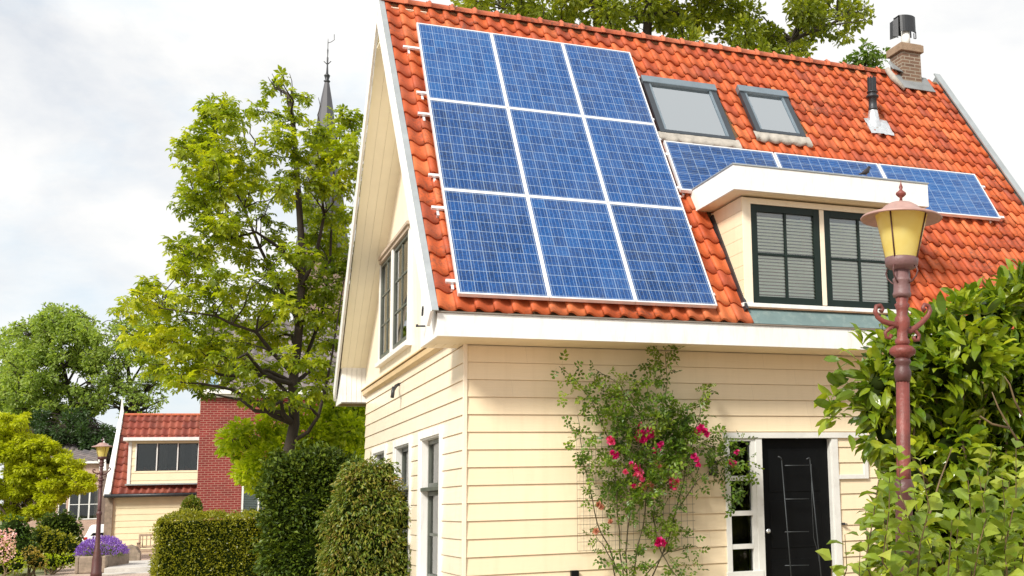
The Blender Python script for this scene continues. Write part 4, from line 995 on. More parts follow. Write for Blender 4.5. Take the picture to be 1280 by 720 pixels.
q0=np.array([x0_,y0_,Zc(79)]); m.tube([q0,q0+hv*.4+[0,0,.4]],.05,5); m.tube([q0,q0-hv*.4+[0,0,.4]],.05,5); q1=np.array([x0_,y0_,Zc(50)]); m.tube([q1,q1+hv*.35+[0,0,.1],q1+hv*.7+[0,0,.35],q1+hv*.68+[0,0,1.0]],.035,5)
m.build('spire_cross',M['darkmetal'],CHU)
m=MB(); w=29*s_; m.box(x0_-w,x0_+w,y0_-w,y0_+w,GZ,Zc(330)); m.build('tower',brickmat('church_brick',(.22,.12,.09),(.17,.09,.07),(.3,.25,.2)),CHU)
m=MB(); m.box(x0_-11.5,x0_-w,y0_-5,y0_+7,GZ,Zc(480)); m.build('nave',M['brick_pink'],CHU)
m=MB(); m.prism([(x0_-11.8,y0_-5.5,Zc(482)),(x0_-11.8,y0_+1,Zc(420)),(x0_-11.8,y0_+7.5,Zc(482))],(11.8-w,0,0)); m.build('nave_roof',M['slate'],CHU)

# ================================================================== STREET OBJECTS
# planter with lavender D=32
D=32.; s_=D/FOC
pg=ground_at(97,D); PL=thing('stone_planter',pg,'rough stone planter at the foot of the far lamp, filled with lavender','planter')
zt_=zof(115,695,D)
m=MB(); x,y=pg[0],pg[1]
m.box(x,x+.10,y,y+2.3,GZ,zt_); m.box(x+.10,x+.68,y,y+.10,GZ,zt_); m.box(x+.68,x+.78,y,y+2.3,GZ,zt_); m.box(x+.10,x+.68,y+2.2,y+2.3,GZ,zt_)
m.build('stone_sides',M['stone'],PL,bevel=.03)
m=MB(); m.box(x+.09,x+.69,y+.09,y+2.21,GZ+.02,zt_-.05); m.build('soil',M['soil'],PL); local(PL,BGR-.15)
# the lavender
lc=dep(127,687,D+.9); LV=thing('lavender_bush',(float(lc[0]),float(lc[1]),zt_-.05),'mound of purple flowering lavender growing in the stone planter','lavender')
N=2600; d=sph(N); d[:,2]=np.abs(d[:,2])*1.0
c=np.array([lc[0],lc[1],zt_-.08]); P=c+d*np.array([.55,.55,.32])*RNG.uniform(.5,1,N)[:,None]
V,F=leaves(P,d+[0,0,.6],.10,T_diamond(.06,.01,0),.2); arrmesh('leaves',V,F,leafmat('grey_green_lavender_leaf',[(.12,.17,.05),(.22,.27,.08)],.2,.6),LV)
N=2600; d=sph(N); d[:,2]=np.abs(d[:,2])**.8; d=nz(d); P=c+d*np.array([.66,.66,.56])*RNG.uniform(.86,1.06,N)[:,None]; P=P[(d[:,2]>.12)]; d=d[d[:,2]>.12]
V,F=leaves(P,d*.5+[0,0,.6],.065,T_diamond(.22,.08,0),.2); arrmesh('flowers',V,F,M['lavender'],LV)
m=MB(); 
for q in range(60):
    dd=nz(sph(1)[0]*[1,1,.4]+[0,0,.8]); m.tube([c,c+dd*[.6,.6,.5]],.004,4)
m.build('stems',M['twig'],LV)
# second trough
pg=ground_at(153,36.); T2=thing('stone_trough',pg,'low rounded brown stone trough between the lavender and the bench','trough')
zt2=zof(160,683,36.); m=MB(); x,y=pg[0],pg[1]; 
m.prism([(x,y,GZ),(x+.52,y,GZ),(x+.52,y,zt2-.18),(x+.42,y,zt2-.03),(x+.24,y,zt2+.05),(x+.08,y,zt2-.02),(x,y,zt2-.2)],(0,.6,0)); m.build('stone_body',M['stone'],T2,bevel=.03)
m=MB(); m.box(x+.48,x+.56,y-.03,y+.3,GZ,zt2-.20); m.build('stone_edge',M['stone'],T2,bevel=.02); local(T2,BGR)
# steps
sgp=ground_at(134,31.5); m=MB(); x,y=sgp[0],sgp[1]
ST_=thing('concrete_steps',sgp,'two low concrete steps between the planter and the clipped hedge','steps')
m=MB(); m.box(x,x+2.5,y+.0,y+5,GZ-.05,GZ+.15); m.build('step',M['concrete'],ST_,bevel=.01)
m=MB(); m.box(x-.15,x+2.6,y-.55,y-.002,GZ-.05,GZ+.03); m.build('step',M['concrete'],ST_,bevel=.01)
local(ST_,BGR)
# bench D=38
D=38.; bg=ground_at(173,D); BN=thing('bench',(bg[0],bg[1],GZ+.15 if False else GZ),'slatted wooden garden bench against the cream wall, half hidden by the hedge','bench')
x,y=bg[0],bg[1]; zb_=GZ; top=zof(173,668,D)
m=MB()
for i in range(11): m.box(x+.10+i*.12,x+.13+i*.12,y+.50,y+.52,zb_+.50,top-.07)
m.box(x,x+1.5,y+.49,y+.53,top-.07,top); m.box(x+.05,x+1.45,y+.49,y+.53,zb_+.46,zb_+.51); m.build('backrest',M['wood'],BN,bevel=.005)
m=MB()
for i in range(5): m.box(x+.03,x+1.47,y+.03+i*.095,y+.11+i*.095,zb_+.40,zb_+.425)
m.box(x+.03,x+1.47,y+.02,y+.05,zb_+.32,zb_+.395); m.build('seat',M['wood'],BN,bevel=.004)
for xx in (x,x+1.44):
    for yy in (y+.0,y+.48):
        m=MB(); m.box(xx,xx+.06,yy,yy+.06,zb_,zb_+(.62 if yy==y else .9)); m.build('leg',M['wood'],BN,bevel=.004)
    m=MB(); m.box(xx-.01,xx+.07,y-.03,y+.50,zb_+.621,zb_+.65); m.build('armrest',M['wood'],BN,bevel=.006)
local(BN,BGR)
# car D=52
D=52.; cg=ground_at(104,D); CR=thing('parked_car',cg,'white car parked behind the lavender, showing only its roof end beside the house corner','car')
x,y=cg[0],cg[1]; hh=zof(115,656,D)-GZ
m=MB(); prof=[(0,.28),(0,.55),(.04,.62),(.12,.64),(.30,hh-.08),(.38,hh),(1.30,hh),(1.38,hh-.08),(1.56,.64),(1.64,.62),(1.68,.55),(1.68,.28)]
m.prism([(x+a,y,GZ+b) for a,b in prof],(0,3.4,0)); m.build('body',M['carwhite'],CR,bevel=.05)
m=MB(); m.prism([(x+.34,y-.01,GZ+.66),(x+.44,y-.01,GZ+hh-.36),(x+1.24,y-.01,GZ+hh-.36),(x+1.34,y-.01,GZ+.66)],(0,.03,0)); m.build('rear_window',M['black'],CR)
m=MB(); m.box(x+.5,x+1.18,y-.02,y+.0,GZ+.36,GZ+.46); m.build('number_plate',pmat('yellow_plate',(.7,.5,.05),.5),CR)
for xx in (x+.06,x+1.46):
    m=MB(); m.box(xx,xx+.16,y-.02,y+.05,GZ+.48,GZ+.60); m.build('tail_light',pmat('tail_light_red',(.4,.02,.02),.3),CR,bevel=.01)
for xx in (x-.02,x+1.54):
    for yy in (y+.6,y+2.7):
        m=MB(); m.tube([(xx,yy,GZ+.28),(xx+.16,yy,GZ+.28)],.28,20); w=m.build('wheel',M['rubber'],CR)
        m=MB(); m.tube([(xx-.01,yy,GZ+.28),(xx+.17,yy,GZ+.28)],.17,14); m.build('rim',M['alu'],w)
local(CR,BGR)

# ================================================================== THINGS AT THE HOUSE
# wire trellis
m=MB(); x0t,x1t,z0t,z1t=1.30,2.84,.22,1.52
n=int((x1t-x0t)/.077)
for i in range(n+1): x=x0t+i*.077; m.tube([(x,-.055,z0t),(x,-.055,z1t)],.0022,4,smooth=False)
n=int((z1t-z0t)/.1)
for i in range(n+1): z=z0t+i*.1; m.tube([(x0t,-.059,z),(x1t-.05,-.059,z)],.0022,4,smooth=False)
o=m.build('wire_trellis',M['wire'],loc=(x0t,-.055,z0t)); tag(o,'thin wire grid trellis fixed to the cream wall behind the climbing rose','trellis')
# ladder lines: a reflection in the door, built as solid rods
LD=thing('reflected_ladder',(4.2,-.10,GZ),'thin grey rails and rungs, a reflection in the black door made solid','reflected_ladder')
m=MB(); a=at(975,575,-.06); b=at(985,712,-.10); c_=at(1013,575,-.06); d_=at(1018,712,-.1)
for p,q in (((float(a[0])+.03,-.045,float(a[2])),(4.09,-.09,GZ)),((float(c_[0]),-.045,float(c_[2])+.01),(4.52,-.09,GZ))):
    m=MB(); m.tube([p,q],.0075,6); hx_=p[0]; sg=-1 if hx_<4.2 else 1
    m.tube([p,(p[0]-.012,-.045,p[2]+.03),(p[0]-.05,-.045,p[2]+.045)] if sg<0 else [p,(p[0]-.01,-.045,p[2]+.02),(p[0]-.05,-.045,p[2]+.0)],.010,6); m.build('rail',M['reflected_ladder'],LD)
for py_ in (582,624,665,707):
    p=at(981,py_,-.06); q=at(1011,py_-.5,-.06); m=MB(); m.tube([(p[0]-.0,-.06,p[2]),(q[0]+.0,-.06,q[2])],.007,6); m.build('rung',M['reflected_ladder'],LD)
m=MB(); pts=[at(1014,580,-.12),at(1015,630,-.12),at(1017,672,-.12),at(1022,690,-.12),at(1025,708,-.12),at(1026,725,-.12)]; m.tube(pts,.004,5); o=m.build('reflected_cable',M['reflected_ladder'],loc=tuple(pts[0])); tag(o,'thin grey cable line, part of the same reflection on the black door','cable')
# wall lantern by the roses
wl=at(892,592,-.10); m0=thing('wall_lantern',(float(wl[0]),-.02,float(wl[2])),'small dark wall lantern left of the door, among the rose leaves','lantern')
x,z=float(wl[0]),float(wl[2])
m=MB(); m.box(x-.03,x+.03,-.03,-.02,z-.02,z+.14); m.tube([(x,-.03,z+.10),(x,-.08,z+.16),(x,-.12,z+.15)],.008,6); m.build('bracket',M['darkmetal'],m0)
m=MB(); m.lathe((x,-.12,z),[(.004,-.04),(.02,-.02),(.055,.0),(.05,.012)],8); m.build('base',M['darkmetal'],m0)
m=MB(); m.lathe((x,-.12,z),[(.06,.12),(.02,.16),(.01,.18)],8); m.build('cap',M['darkmetal'],m0)
m=MB(); m.lathe((x,-.12,z),[(.042,.01),(.052,.12)],8,close=False); m.build('glass',M['glass'],m0)
# little black box at the wall foot
p=at(718,716,-.05); m=MB(); x,z=float(p[0]),float(p[2]); m.box(x-.045,x+.045,-.09,-.028,z-.06,z+.028); o=m.build('wall_box',M['black'],loc=(x,-.06,z-.06),bevel=.006); tag(o,'small black box on the cream wall left of the climbing rose','box')

# ================================================================== CLIMBING ROSE
RB=thing('climbing_rose',(1.95,-.25,GZ),'climbing rose with crimson blooms trained up the cream wall beside the door','rose bush')
def A2(x,y,d=.0): 
    Y=-.16-d; return at(x,y,Y)
rs=MB()
stems=[[(782,760),(779,715),(772,640),(768,570),(745,510),(722,478),(699,458)],[(790,760),(795,700),(806,640),(812,580),(826,520),(833,480),(832,440)],[(785,760),(782,690),(790,610),(785,550),(770,500),(755,478)],
[(800,760),(828,690),(850,620),(862,570),(872,530),(878,495),(882,480)],[(830,690),(846,640),(872,600),(900,575),(925,560)],[(775,720),(758,680),(742,640),(732,590),(724,545),(722,520)],[(790,740),(812,712),(836,690),(862,682),(872,684)],[(772,740),(765,700),(752,680),(744,668)],[(806,620),(840,600),(862,592),(870,608)],[(810,560),(800,520),(775,480),(745,462)],[(815,540),(850,545),(895,560),(915,600)],[(815,640),(825,690),(845,720),(855,735)]]
for st in stems:
    P=[]; dd=RNG.uniform(0,.1)
    for k,(a,b) in enumerate(st): 
        Y=-.10-.22*math.sin(min(1,k/5)*PI)-dd
        P.append(at(a,b,Y))
    P2=[]
    for k in range(len(P)-1):
        for q in range(3): P2.append(P[k]+(P[k+1]-P[k])*q/3+RNG.normal(0,.008,3))
    P2.append(P[-1]); n=len(P2)
    rs.tube(P2,[.008*(1-.8*i/(n-1))+.0015 for i in range(n)],6,cap=False)
rs.build('stems',pmat('dark_rose_stem',(.06,.05,.02),.7,.3,9),RB)
cl=[(700,458,7,3),(711,462,7,4),(712,490,9,7),(724,492,9,8),(735,498,9,10),(728,478,7,5),(745,465,8,7),(757,472,9,10),(768,478,10,14),(780,485,13,20),(792,494,14,24),(772,502,12,14),(752,508,11,14),(742,512,9,10),(800,512,13,20),(812,502,10,10),
(826,446,11,16),(834,440,9,14),(816,456,8,10),(820,470,9,12),(832,466,7,8),(828,488,9,10),(838,505,10,12),(822,508,10,12),(768,525,12,16),(782,538,14,22),(756,520,9,8),(835,520,14,24),(815,528,16,30),(848,540,14,26),(850,522,12,16),(838,555,16,34),(860,552,12,16),
(870,505,9,8),(880,490,8,7),(884,480,6,5),(872,520,9,9),(862,530,9,10),(722,530,8,6),(728,548,9,9),(722,562,8,6),(740,566,11,12),(752,580,11,14),(738,588,9,10),(765,570,11,14),(792,560,12,18),(772,600,14,22),(756,612,11,12),(800,590,16,26),(826,582,17,30),(846,572,14,22),
(812,612,14,22),(785,622,13,18),(760,628,10,10),(742,622,9,8),(798,640,13,16),(828,640,12,14),(844,612,10,10),(850,596,9,8),(880,568,10,12),(892,558,10,14),(905,552,10,12),(886,545,8,8),(900,580,12,16),(872,590,7,6),(874,603,6,5),(912,592,9,9),(922,572,8,8),(930,590,9,9),(924,606,9,9),(912,618,8,7),(917,628,6,4),(926,552,8,7),(936,578,6,5),
(745,676,10,9),(758,688,11,12),(770,698,10,10),(790,686,12,14),(800,700,12,12),(786,712,10,10),(828,655,14,34),(836,668,12,24),(820,670,10,14),(834,698,11,12),(850,706,11,11),(866,690,9,8),(862,715,10,10),(842,722,10,10),(852,680,8,7),(815,718,8,7),(768,660,7,6),(748,660,7,5),(866,676,6,4),(820,600,8,8),(800,570,12,12),(776,548,10,10),(852,630,7,6)]
A=[];Bk=[]
for (a,b,r,n) in cl:
    n=int(n*((2.2 if r>=12 and b>520 else 1.15 if b<520 else 1.4) if b<635 else .9)); rr=r*14/1457
    Yc=-.26-RNG.uniform(0,.16); c=at(a,b,Yc); d=sph(n); P=c+d*rr*RNG.uniform(.2,1.05,n)[:,None]
    P[:,1]=np.minimum(P[:,1],-.07)
    bright=(a,b) in ((828,655),(836,668),(820,670),(826,446),(834,440),(780,485),(768,478),(835,520),(815,528),(757,472),(870,505),(884,480),(724,492),(712,490))
    (Bk if bright else A).append(leaves(P,d+[0,-.3,-.35],.125,TR,.35,.5))
V,F=joinA(A); arrmesh('leaves',V,F,M['L_rose'],RB)
V,F=joinA(Bk); arrmesh('young_leaves',V,F,leafmat('young_rose_leaves',[(.06,.11,.015),(.14,.21,.02),(.26,.32,.03)],.4,.4),RB)
# blooms
def bloom_mesh(c,r,n=26):
    P=np.repeat(np.array(c)[None],n,0); k=np.arange(n); a=k*2.399; el=np.linspace(1.2,-.15,n)
    d=np.stack([np.cos(a)*np.cos(el),np.sin(a)*np.cos(el),np.sin(el)],1)
    # open towards the viewer (-Y): swap z and -y
    d=np.stack([d[:,0],-d[:,2],d[:,1]],1)
    T=T_simple(.48,.22,.10); return leaves(P-d*r*.15,d,np.full(n,r)*np.linspace(.6,1.1,n),T,.0,.18)
fl=[(801,541,1.5,0),(808,546,1.6,0),(815,543,1.4,0),(804,550,1.3,0),(797,548,1.2,0),(811,536,1.0,0),(800,531,.9,0),(822,560,1.5,0),(826,556,1.2,0),(820,567,1.2,0),(765,552,1.4,1),(762,548,1.0,1),(769,569,1.4,0),(765,566,1.0,0),(793,583,1.1,1),(798,586,1.2,0),(801,592,1.2,1),(795,593,1.1,1),(803,599,1.0,1),(782,590,1.0,1),(789,580,.9,0),(873,538,1.5,0),(880,539,1.4,0),(876,534,1.1,0),(884,543,1.0,0),(867,570,1.1,0),(871,574,1.0,0),(873,581,.9,0),(840,601,1.2,1),(846,603,1.3,1),(843,609,1.1,1),(840,607,1.0,0),(917,580,1.4,0),(914,577,1.0,0),(824,677,1.5,0),(829,679,1.2,0),(822,680,.9,0),(745,664,1.0,2),(792,608,1.0,0),(811,603,.9,2),(806,609,.9,2),(815,607,.8,2),(748,630,1.0,2),(752,634,.9,2),(763,652,.8,2),(825,583,.8,2),(820,578,.8,2),(921,565,.9,0),(815,612,.8,2),(800,606,.7,2)]
for (a,b,k,kind) in fl:
    Yc=-.42; c=at(a,b,Yc); r=.050*k
    V,F=bloom_mesh(c,r); arrmesh('rose_bloom',V,F,[M['petal'],M['petalpink'],M['petalfade']][kind],RB)

# ================================================================== HEDGES AND SHRUBS
def blob_core(mb, c, rad, n=10, amp=.08):
    V=[];F=[];m_=2*n
    for i in range(n+1):
        th_=PI*i/n
        for j in range(m_):
            ph=2*PI*j/m_; d=np.array([math.sin(th_)*math.cos(ph),math.sin(th_)*math.sin(ph),math.cos(th_)])
            k=1+amp*math.sin(5*d[0]+c[0]*3+4*d[2])*math.cos(4*d[1]+c[1]); V.append(np.array(c)+d*np.array(rad)*k)
    for i in range(n):
        for j in range(m_): F.append((i*m_+j,(i+1)*m_+j,(i+1)*m_+(j+1)%m_,i*m_+(j+1)%m_))
    mb.add(V,F,True)
def hedge(name,label,cat,p0_,p1_,thick,ztop,leafm,lsize,N,tmpl=TD,rough=.05,core=M['core'],shag=0,z0=GZ):
    """box hedge from p0 to p1 (x,y), thickness backwards"""
    p0_=np.array(p0_);p1_=np.array(p1_); L_=np.linalg.norm(p1_-p0_); h=(p1_-p0_)/L_; b=np.array([-h[1],h[0]])
    t=thing(name,(float(p0_[0]),float(p0_[1]),z0),label,cat)
    H3=np.array([h[0],h[1],0]);B3=np.array([b[0],b[1],0]); O=np.array([p0_[0],p0_[1],z0]); Hh=ztop-z0
    m=MB(); m.obox(O+H3*.06+B3*.06,H3*(L_-.12),B3*(thick-.12),(0,0,Hh-.07)); m.build('shaded_leaf_core',core,t,bevel=.05)
    areas=[('f',L_*Hh),('t',L_*thick),('l',thick*Hh),('r',thick*Hh),('b',L_*Hh*.4)]; tot=sum(a for _,a in areas); A=[]
    for k,ar in areas:
        n=int(N*ar/tot); a=RNG.uniform(0,1,n); z=RNG.uniform(0,1,n)
        if k in 'fb': 
            P=O+H3*(a*L_)[:,None]+np.array([0,0,1.])*(z*Hh)[:,None]+ (0 if k=='f' else 1)*B3*thick; nn=-B3 if k=='f' else B3
        elif k=='t': P=O+H3*(a*L_)[:,None]+B3*(z*thick)[:,None]+np.array([0,0,Hh]); nn=np.array([0,0,1.])
        else:
            P=O+B3*(a*thick)[:,None]+np.array([0,0,1.])*(z*Hh)[:,None]+(0 if k=='l' else 1)*H3*L_; nn=-H3 if k=='l' else H3
        # round the corners and roughen
        cc=O+H3*L_/2+B3*thick/2+np.array([0,0,Hh/2]); dlt=P-cc
        q=np.stack([np.abs(dlt@H3)/(L_/2),np.abs(dlt@B3)/(thick/2),np.abs(dlt[:,2])/(Hh/2)],1); ex=np.clip(np.sort(q,1)[:,1]-.86,0,1)
        P=P-dlt*(ex*.28)[:,None]
        wv=rough*(np.sin(P[:,0]*5+P[:,2]*4)*np.cos(P[:,1]*4+P[:,2]*3)+.5*np.sin(P[:,0]*13+P[:,2]*11))
        P=P+nn*(wv+RNG.normal(-.01,.022+shag,n))[:,None]
        D=nn[None]*.8+RNG.normal(0,.5,(n,3))+np.array([0,0,.25]); A.append(leaves(P,D,lsize,tmpl,.3,.5))
    V,F=joinA(A); arrmesh('leaves',V,F,leafm,t); return t
p=at(190,720,5.6); q=at(340,720,5.6)
hedge('clipped_hedge','low clipped green hedge with a sunlit top, in front of the red brick building','hedge',(p[0],p[1]),(q[0]+.3,q[1]-.2),.9,float(at(250,645,5.6)[2]),M['L_hedge'],.036,27000,rough=.045,shag=.006)
# dark tall hedge
def blobs_shrub(name,label,cat,blobs,leafm,lsize,dens,tmpl,base,upb=.35,corek=.8,droop=.2,inner=.82,stem=True,extra=None,group=None,zmin=GZ+.02,jit=.4,core=True):
    t=thing(name,tuple(base),label,cat,group)
    m=MB(); A=[]
    for (c,r) in blobs:
        r=np.array(r if hasattr(r,'__len__') else (r,r,r),float); c=np.array(c,float)
        if core: blob_core(m,c,r*corek,8)
        n=int(dens*(r[0]*r[2]+r[0]*r[1]+r[1]*r[2])/3); d=sph(n); rad=RNG.uniform(inner,1.08,n)+RNG.normal(0,.05,n)+.10*np.sin(d[:,0]*7+c[0]*9)*np.sin(d[:,2]*6+c[2]*7)+.07*np.sin(d[:,0]*15+d[:,2]*13)
        P=c+d*r*rad[:,None]
        keep=P[:,2]>zmin
        # drop leaves deep inside another blob
        for (c2,r2) in blobs:
            if np.allclose(c,c2): continue
            r2=np.array(r2 if hasattr(r2,'__len__') else (r2,r2,r2),float); keep&= np.linalg.norm((P-np.array(c2))/r2,axis=1)>.72
        P=P[keep]; d=d[keep]
        A.append(leaves(P,d+[0,0,-droop],lsize,tmpl,upb,jit))
    if core:
        cs=[np.array(c,float) for c,_ in blobs]
        for i in range(1,len(cs)):
            j=min(range(i),key=lambda q: np.linalg.norm(cs[q]-cs[i])); m.tube([cs[i],cs[j]],.06,6)
        m.build('shaded_leaf_core',M['core'],t)
    if extra: A+=extra
    V,F=joinA(A); arrmesh('leaves',V,F,leafm,t)
    if stem:
        s2=MB()
        for (c,r) in blobs[:14]:
            s2.tube(wig((base[0]+RNG.normal(0,.05),base[1]+RNG.normal(0,.05),base[2]),c,5,.04),[.03,.025,.02,.016,.012,.008],6,cap=False)
        s2.build('stems',M['twig'],t)
    return t
DH=[]
for (a,b,r) in [(352,618,16),(366,598,18),(388,584,16),(405,596,20),(430,592,16),(360,650,24),(385,635,28),(418,640,26),(362,700,28),(390,700,38),(425,700,34),(440,640,24),(346,590,11),(338,612,12),(372,586,15),(395,578,14),(416,580,14),(438,590,16),(348,570,6)]:
    c=at(a,b,4.9); k=(4.9+13.26)*1.11/1457*r; DH.append((c,(k,k*.9,k)))
p=at(385,720,4.9); DX_=[]
for _ in range(150):
    px_=RNG.uniform(334,440); py_=600-24*math.sin((px_-334)/106*PI)+RNG.uniform(-16,14)
    if RNG.uniform()<.35: px_=RNG.uniform(326,345); py_=RNG.uniform(600,720)
    c_=at(px_,py_,4.7); dd=nz(np.array([[px_-385,0,660-py_]]))[0]; n_=9; P_=c_+np.outer(np.linspace(-.08,.10,n_),dd)+RNG.normal(0,.025,(n_,3)); DX_.append(leaves(P_,np.tile(dd+[0,0,.1],(n_,1)),.07,TS,.3,.8))
blobs_shrub('dark_hedge','tall dark green hedge under the chestnut tree, between the clipped hedge and the reddish bush','hedge',DH,M['L_dark'],.065,14000,TS,(p[0],p[1],GZ),core=True,extra=DX_)
BU=[]
for (a,b,r) in [(462,597,20),(448,610,22),(476,604,20),(440,640,25),(470,635,28),(490,640,20),(438,675,26),(468,680,32),(495,690,20),(440,712,26),(480,730,32),(450,740,30),(443,592,15),(482,588,13),(425,655,17),(422,700,20),(506,650,14),(502,700,20),(430,625,12)]:
    c=at(a,b,3.55); k=(3.55+13.26)*1.08/1457*r; cc=c.copy(); 
    if cc[0]+k>-.06: cc[0]=-.06-k
    BU.append((c,(k*RNG.uniform(.85,1.1),k,k*RNG.uniform(.85,1.1))))
p=at(465,720,3.55); BX=[]
for _ in range(150):
    a=RNG.uniform(0,PI); px_=462+44*math.cos(a)*RNG.uniform(.8,1.05); py_=655-(68*math.sin(a)+RNG.uniform(-6,6)) if RNG.uniform()<.55 else RNG.uniform(600,720)
    if py_>640: px_=RNG.choice([410,416,422])+RNG.uniform(-6,6)
    c_=at(px_,py_,3.4); 
    if c_[0]>-.12: continue
    dd=nz(np.array([[px_-462,0,660-py_]]))[0]; n_=10; P_=c_+np.outer(np.linspace(-.06,.08,n_),dd)+RNG.normal(0,.015,(n_,3)); BX.append(leaves(P_,np.tile(dd+[0,0,-.5],(n_,1)),.065,T_long(.15,.04,-.3),.3,.7))
blobs_shrub('reddish_bush','tall bush with reddish green narrow leaves against the side wall of the cream house','bush',BU,M['L_bush'],.066,13500,T_long(.15,.04,-.3),(p[0],p[1],GZ),upb=.3,droop=.9,inner=.8,corek=.7,extra=BX)
# bright shrub behind
BS=[]
for (a,b,r) in [(290,548,14),(305,565,15),(322,545,16),(300,535,10),(330,575,18),(345,530,18),(360,560,20),(385,545,22),(410,530,22),(435,540,22),(452,530,20),(400,575,24),(430,580,24),(455,580,24),(310,590,14),(330,600,18),(372,590,22),(420,610,26),(450,615,24),(285,560,8),(445,505,14),(418,512,14),(385,520,12)]:
    c=at(a,b,12.9+RNG.uniform(-.5,.5)); BS.append((c,(12.9+13.26)*1.1/1457*r))
b0=at(400,640,13.0)
make_tree('young_tree',(b0[0],b0[1],GZ),[[np.array([b0[0],b0[1],GZ]),at(402,620,13.0),at(400,585,13.0),at(395,555,13.0)],[at(402,620,13.0),at(350,600,12.9),at(320,570,12.9)],[at(400,600,13.0),at(435,575,13.0),at(448,545,13.0)]],BS,'bright yellow-green leafy young tree behind the hedges, lower than the chestnut','tree',M['L_bright'],M['bark'],TS,.14,3400,.09,upb=.35,inner=.2,twigs=2)
# small clipped ball
c=at(239,640,17.); r_=.23
tb=thing('topiary_bush',(float(c[0]),float(c[1]),GZ),'small clipped round bush showing just above the clipped hedge by the cream wall','bush')
m=MB(); zc0=float(at(239,640,17.)[2]); blob_core(m,(c[0],c[1],zc0-.05),(r_*.85,r_*.85,.36),8); m.build('shaded_leaf_core',M['core'],tb)
d=sph(2600); P=np.array([c[0],c[1],zc0-.05])+d*[r_,r_,.40]*RNG.uniform(.9,1.05,2600)[:,None]; V,F=leaves(P,d,.05,TD,.3); arrmesh('leaves',V,F,M['L_bush'],tb)
m=MB(); m.tube([(c[0],c[1],GZ),(c[0],c[1],zc0-.3)],.03,8); m.build('trunk',M['bark'],tb)

# ---- chestnut tree
YC=11.2
def cp(a,b,dy=0): return at(a,b,YC+dy)
limbs=[[cp(338,650),cp(343,612),cp(350,585),cp(362,560),cp(368,530),cp(366,480),cp(372,430),cp(376,380),cp(378,320),cp(374,260),cp(370,200),cp(366,150),cp(360,118)],
 [cp(366,552),cp(385,540,-.2),cp(398,520,-.3),cp(406,490,-.3),cp(414,450,-.3),cp(422,400,-.2),cp(430,350)],
 [cp(370,468),cp(385,440,.3),cp(400,400,.5),cp(412,340,.5),cp(415,270,.4),cp(418,200,.2),cp(425,140)],
 [cp(368,470),cp(340,440,-.4),cp(320,415,-.6),cp(290,405,-.7),cp(270,395,-.8),cp(235,390,-.8),cp(200,385,-.7)],
 [cp(372,400),cp(350,360,.3),cp(325,310,.4),cp(305,260,.5),cp(285,220,.4),cp(262,180,.3)],
 [cp(366,500),cp(340,470,.4),cp(300,445,.6),cp(262,450,.7),cp(230,440,.6)],
 [cp(376,360),cp(395,320,-.4),cp(405,270,-.5),cp(400,220,-.5),cp(395,170,-.4)],
 [cp(376,340),cp(350,310,-.4),cp(320,290,-.5),cp(280,300,-.6),cp(245,320,-.6)]]
cc=[(280,132,16),(262,138,16),(268,150,20),(290,150,16),(228,186,14),(243,190,18),(258,178,20),(250,212,20),(285,190,24),(300,210,22),(268,210,20),(322,140,12),(345,112,9),(352,98,7),(362,122,10),(335,118,8),(352,150,13),(372,142,11),(385,120,9),(345,178,16),(330,195,14),(403,174,12),(431,152,15),(442,156,12),(412,172,20),(436,176,18),(390,165,13),(398,198,18),(428,205,20),(375,190,14),
(245,240,20),(262,258,18),(282,238,22),(238,262,14),(305,245,18),(318,222,14),(365,215,14),(410,232,18),(432,238,16),(392,235,14),(272,280,20),(250,298,16),(300,285,20),(325,268,12),(345,240,16),(375,255,14),(415,268,18),(432,270,14),(350,292,16),(392,290,18),(418,300,18),(214,312,12),(232,320,16),(222,338,12),(258,320,16),(285,315,16),(310,322,16),(240,350,14),(375,318,16),(405,328,18),(428,322,14),(330,350,18),(188,360,14),(175,378,14),(205,378,16),(230,372,16),(262,362,16),(290,358,18),(352,345,14),(380,352,18),(410,358,20),(425,345,14),
(168,395,14),(190,405,18),(215,410,18),(240,400,18),(270,392,18),(298,392,18),(325,385,18),(350,385,16),(385,390,18),(412,388,18),(172,430,16),(200,432,18),(230,432,18),(262,428,18),(290,425,16),(320,420,16),(345,420,16),(392,420,18),(410,425,16),(190,452,14),(215,462,16),(245,458,16),(275,455,16),(305,455,16),(335,455,15),(385,455,16),(405,460,14),(225,482,12),(250,480,12),(280,478,14),(312,480,14),(345,485,14),(392,485,14),(408,492,12),(300,497,8),(262,492,8),(350,510,10),(330,498,12),(375,505,10),(240,442,14),(160,415,9),(182,372,8),(365,372,14),(340,330,10),(400,372,14)]
CL=[]
for (a,b,r) in cc:
    dy=RNG.uniform(-1.3,1.1); 
    CL.append((cp(a+RNG.normal(0,3),b+RNG.normal(0,3),dy),(YC+13.26)*1.11/1457*r*1.14))
for _ in range(26):   # depth of the crown, front and back
    a=RNG.uniform(230,410); b=RNG.uniform(190,470); CL.append((cp(a,b,RNG.choice([-1.7,1.9,2.4])),.24))
bare=[(cp(310,190),cp(296,140)),(cp(318,185),cp(312,150)),(cp(398,165),cp(398,122)),(cp(352,120),cp(340,92)),(cp(366,125),cp(362,92)),(cp(345,112),cp(335,96)),(cp(285,165),cp(272,148))]
make_tree('chestnut_tree',tuple(cp(338,650)*[1,1,0]+[0,0,GZ]),[[np.array([*cp(334,650)[:2],GZ])]+limbs[0]]+limbs[1:],CL,'tall horse chestnut tree with bright green fingered leaves, left of the cream house','tree',M['L_chestnut'],M['barkdark'],TP,.155,430,.14,flat=.8,limb_r=.32,twigs=2,upb=.7,inner=.05,tw_r=.011,bare=bare)

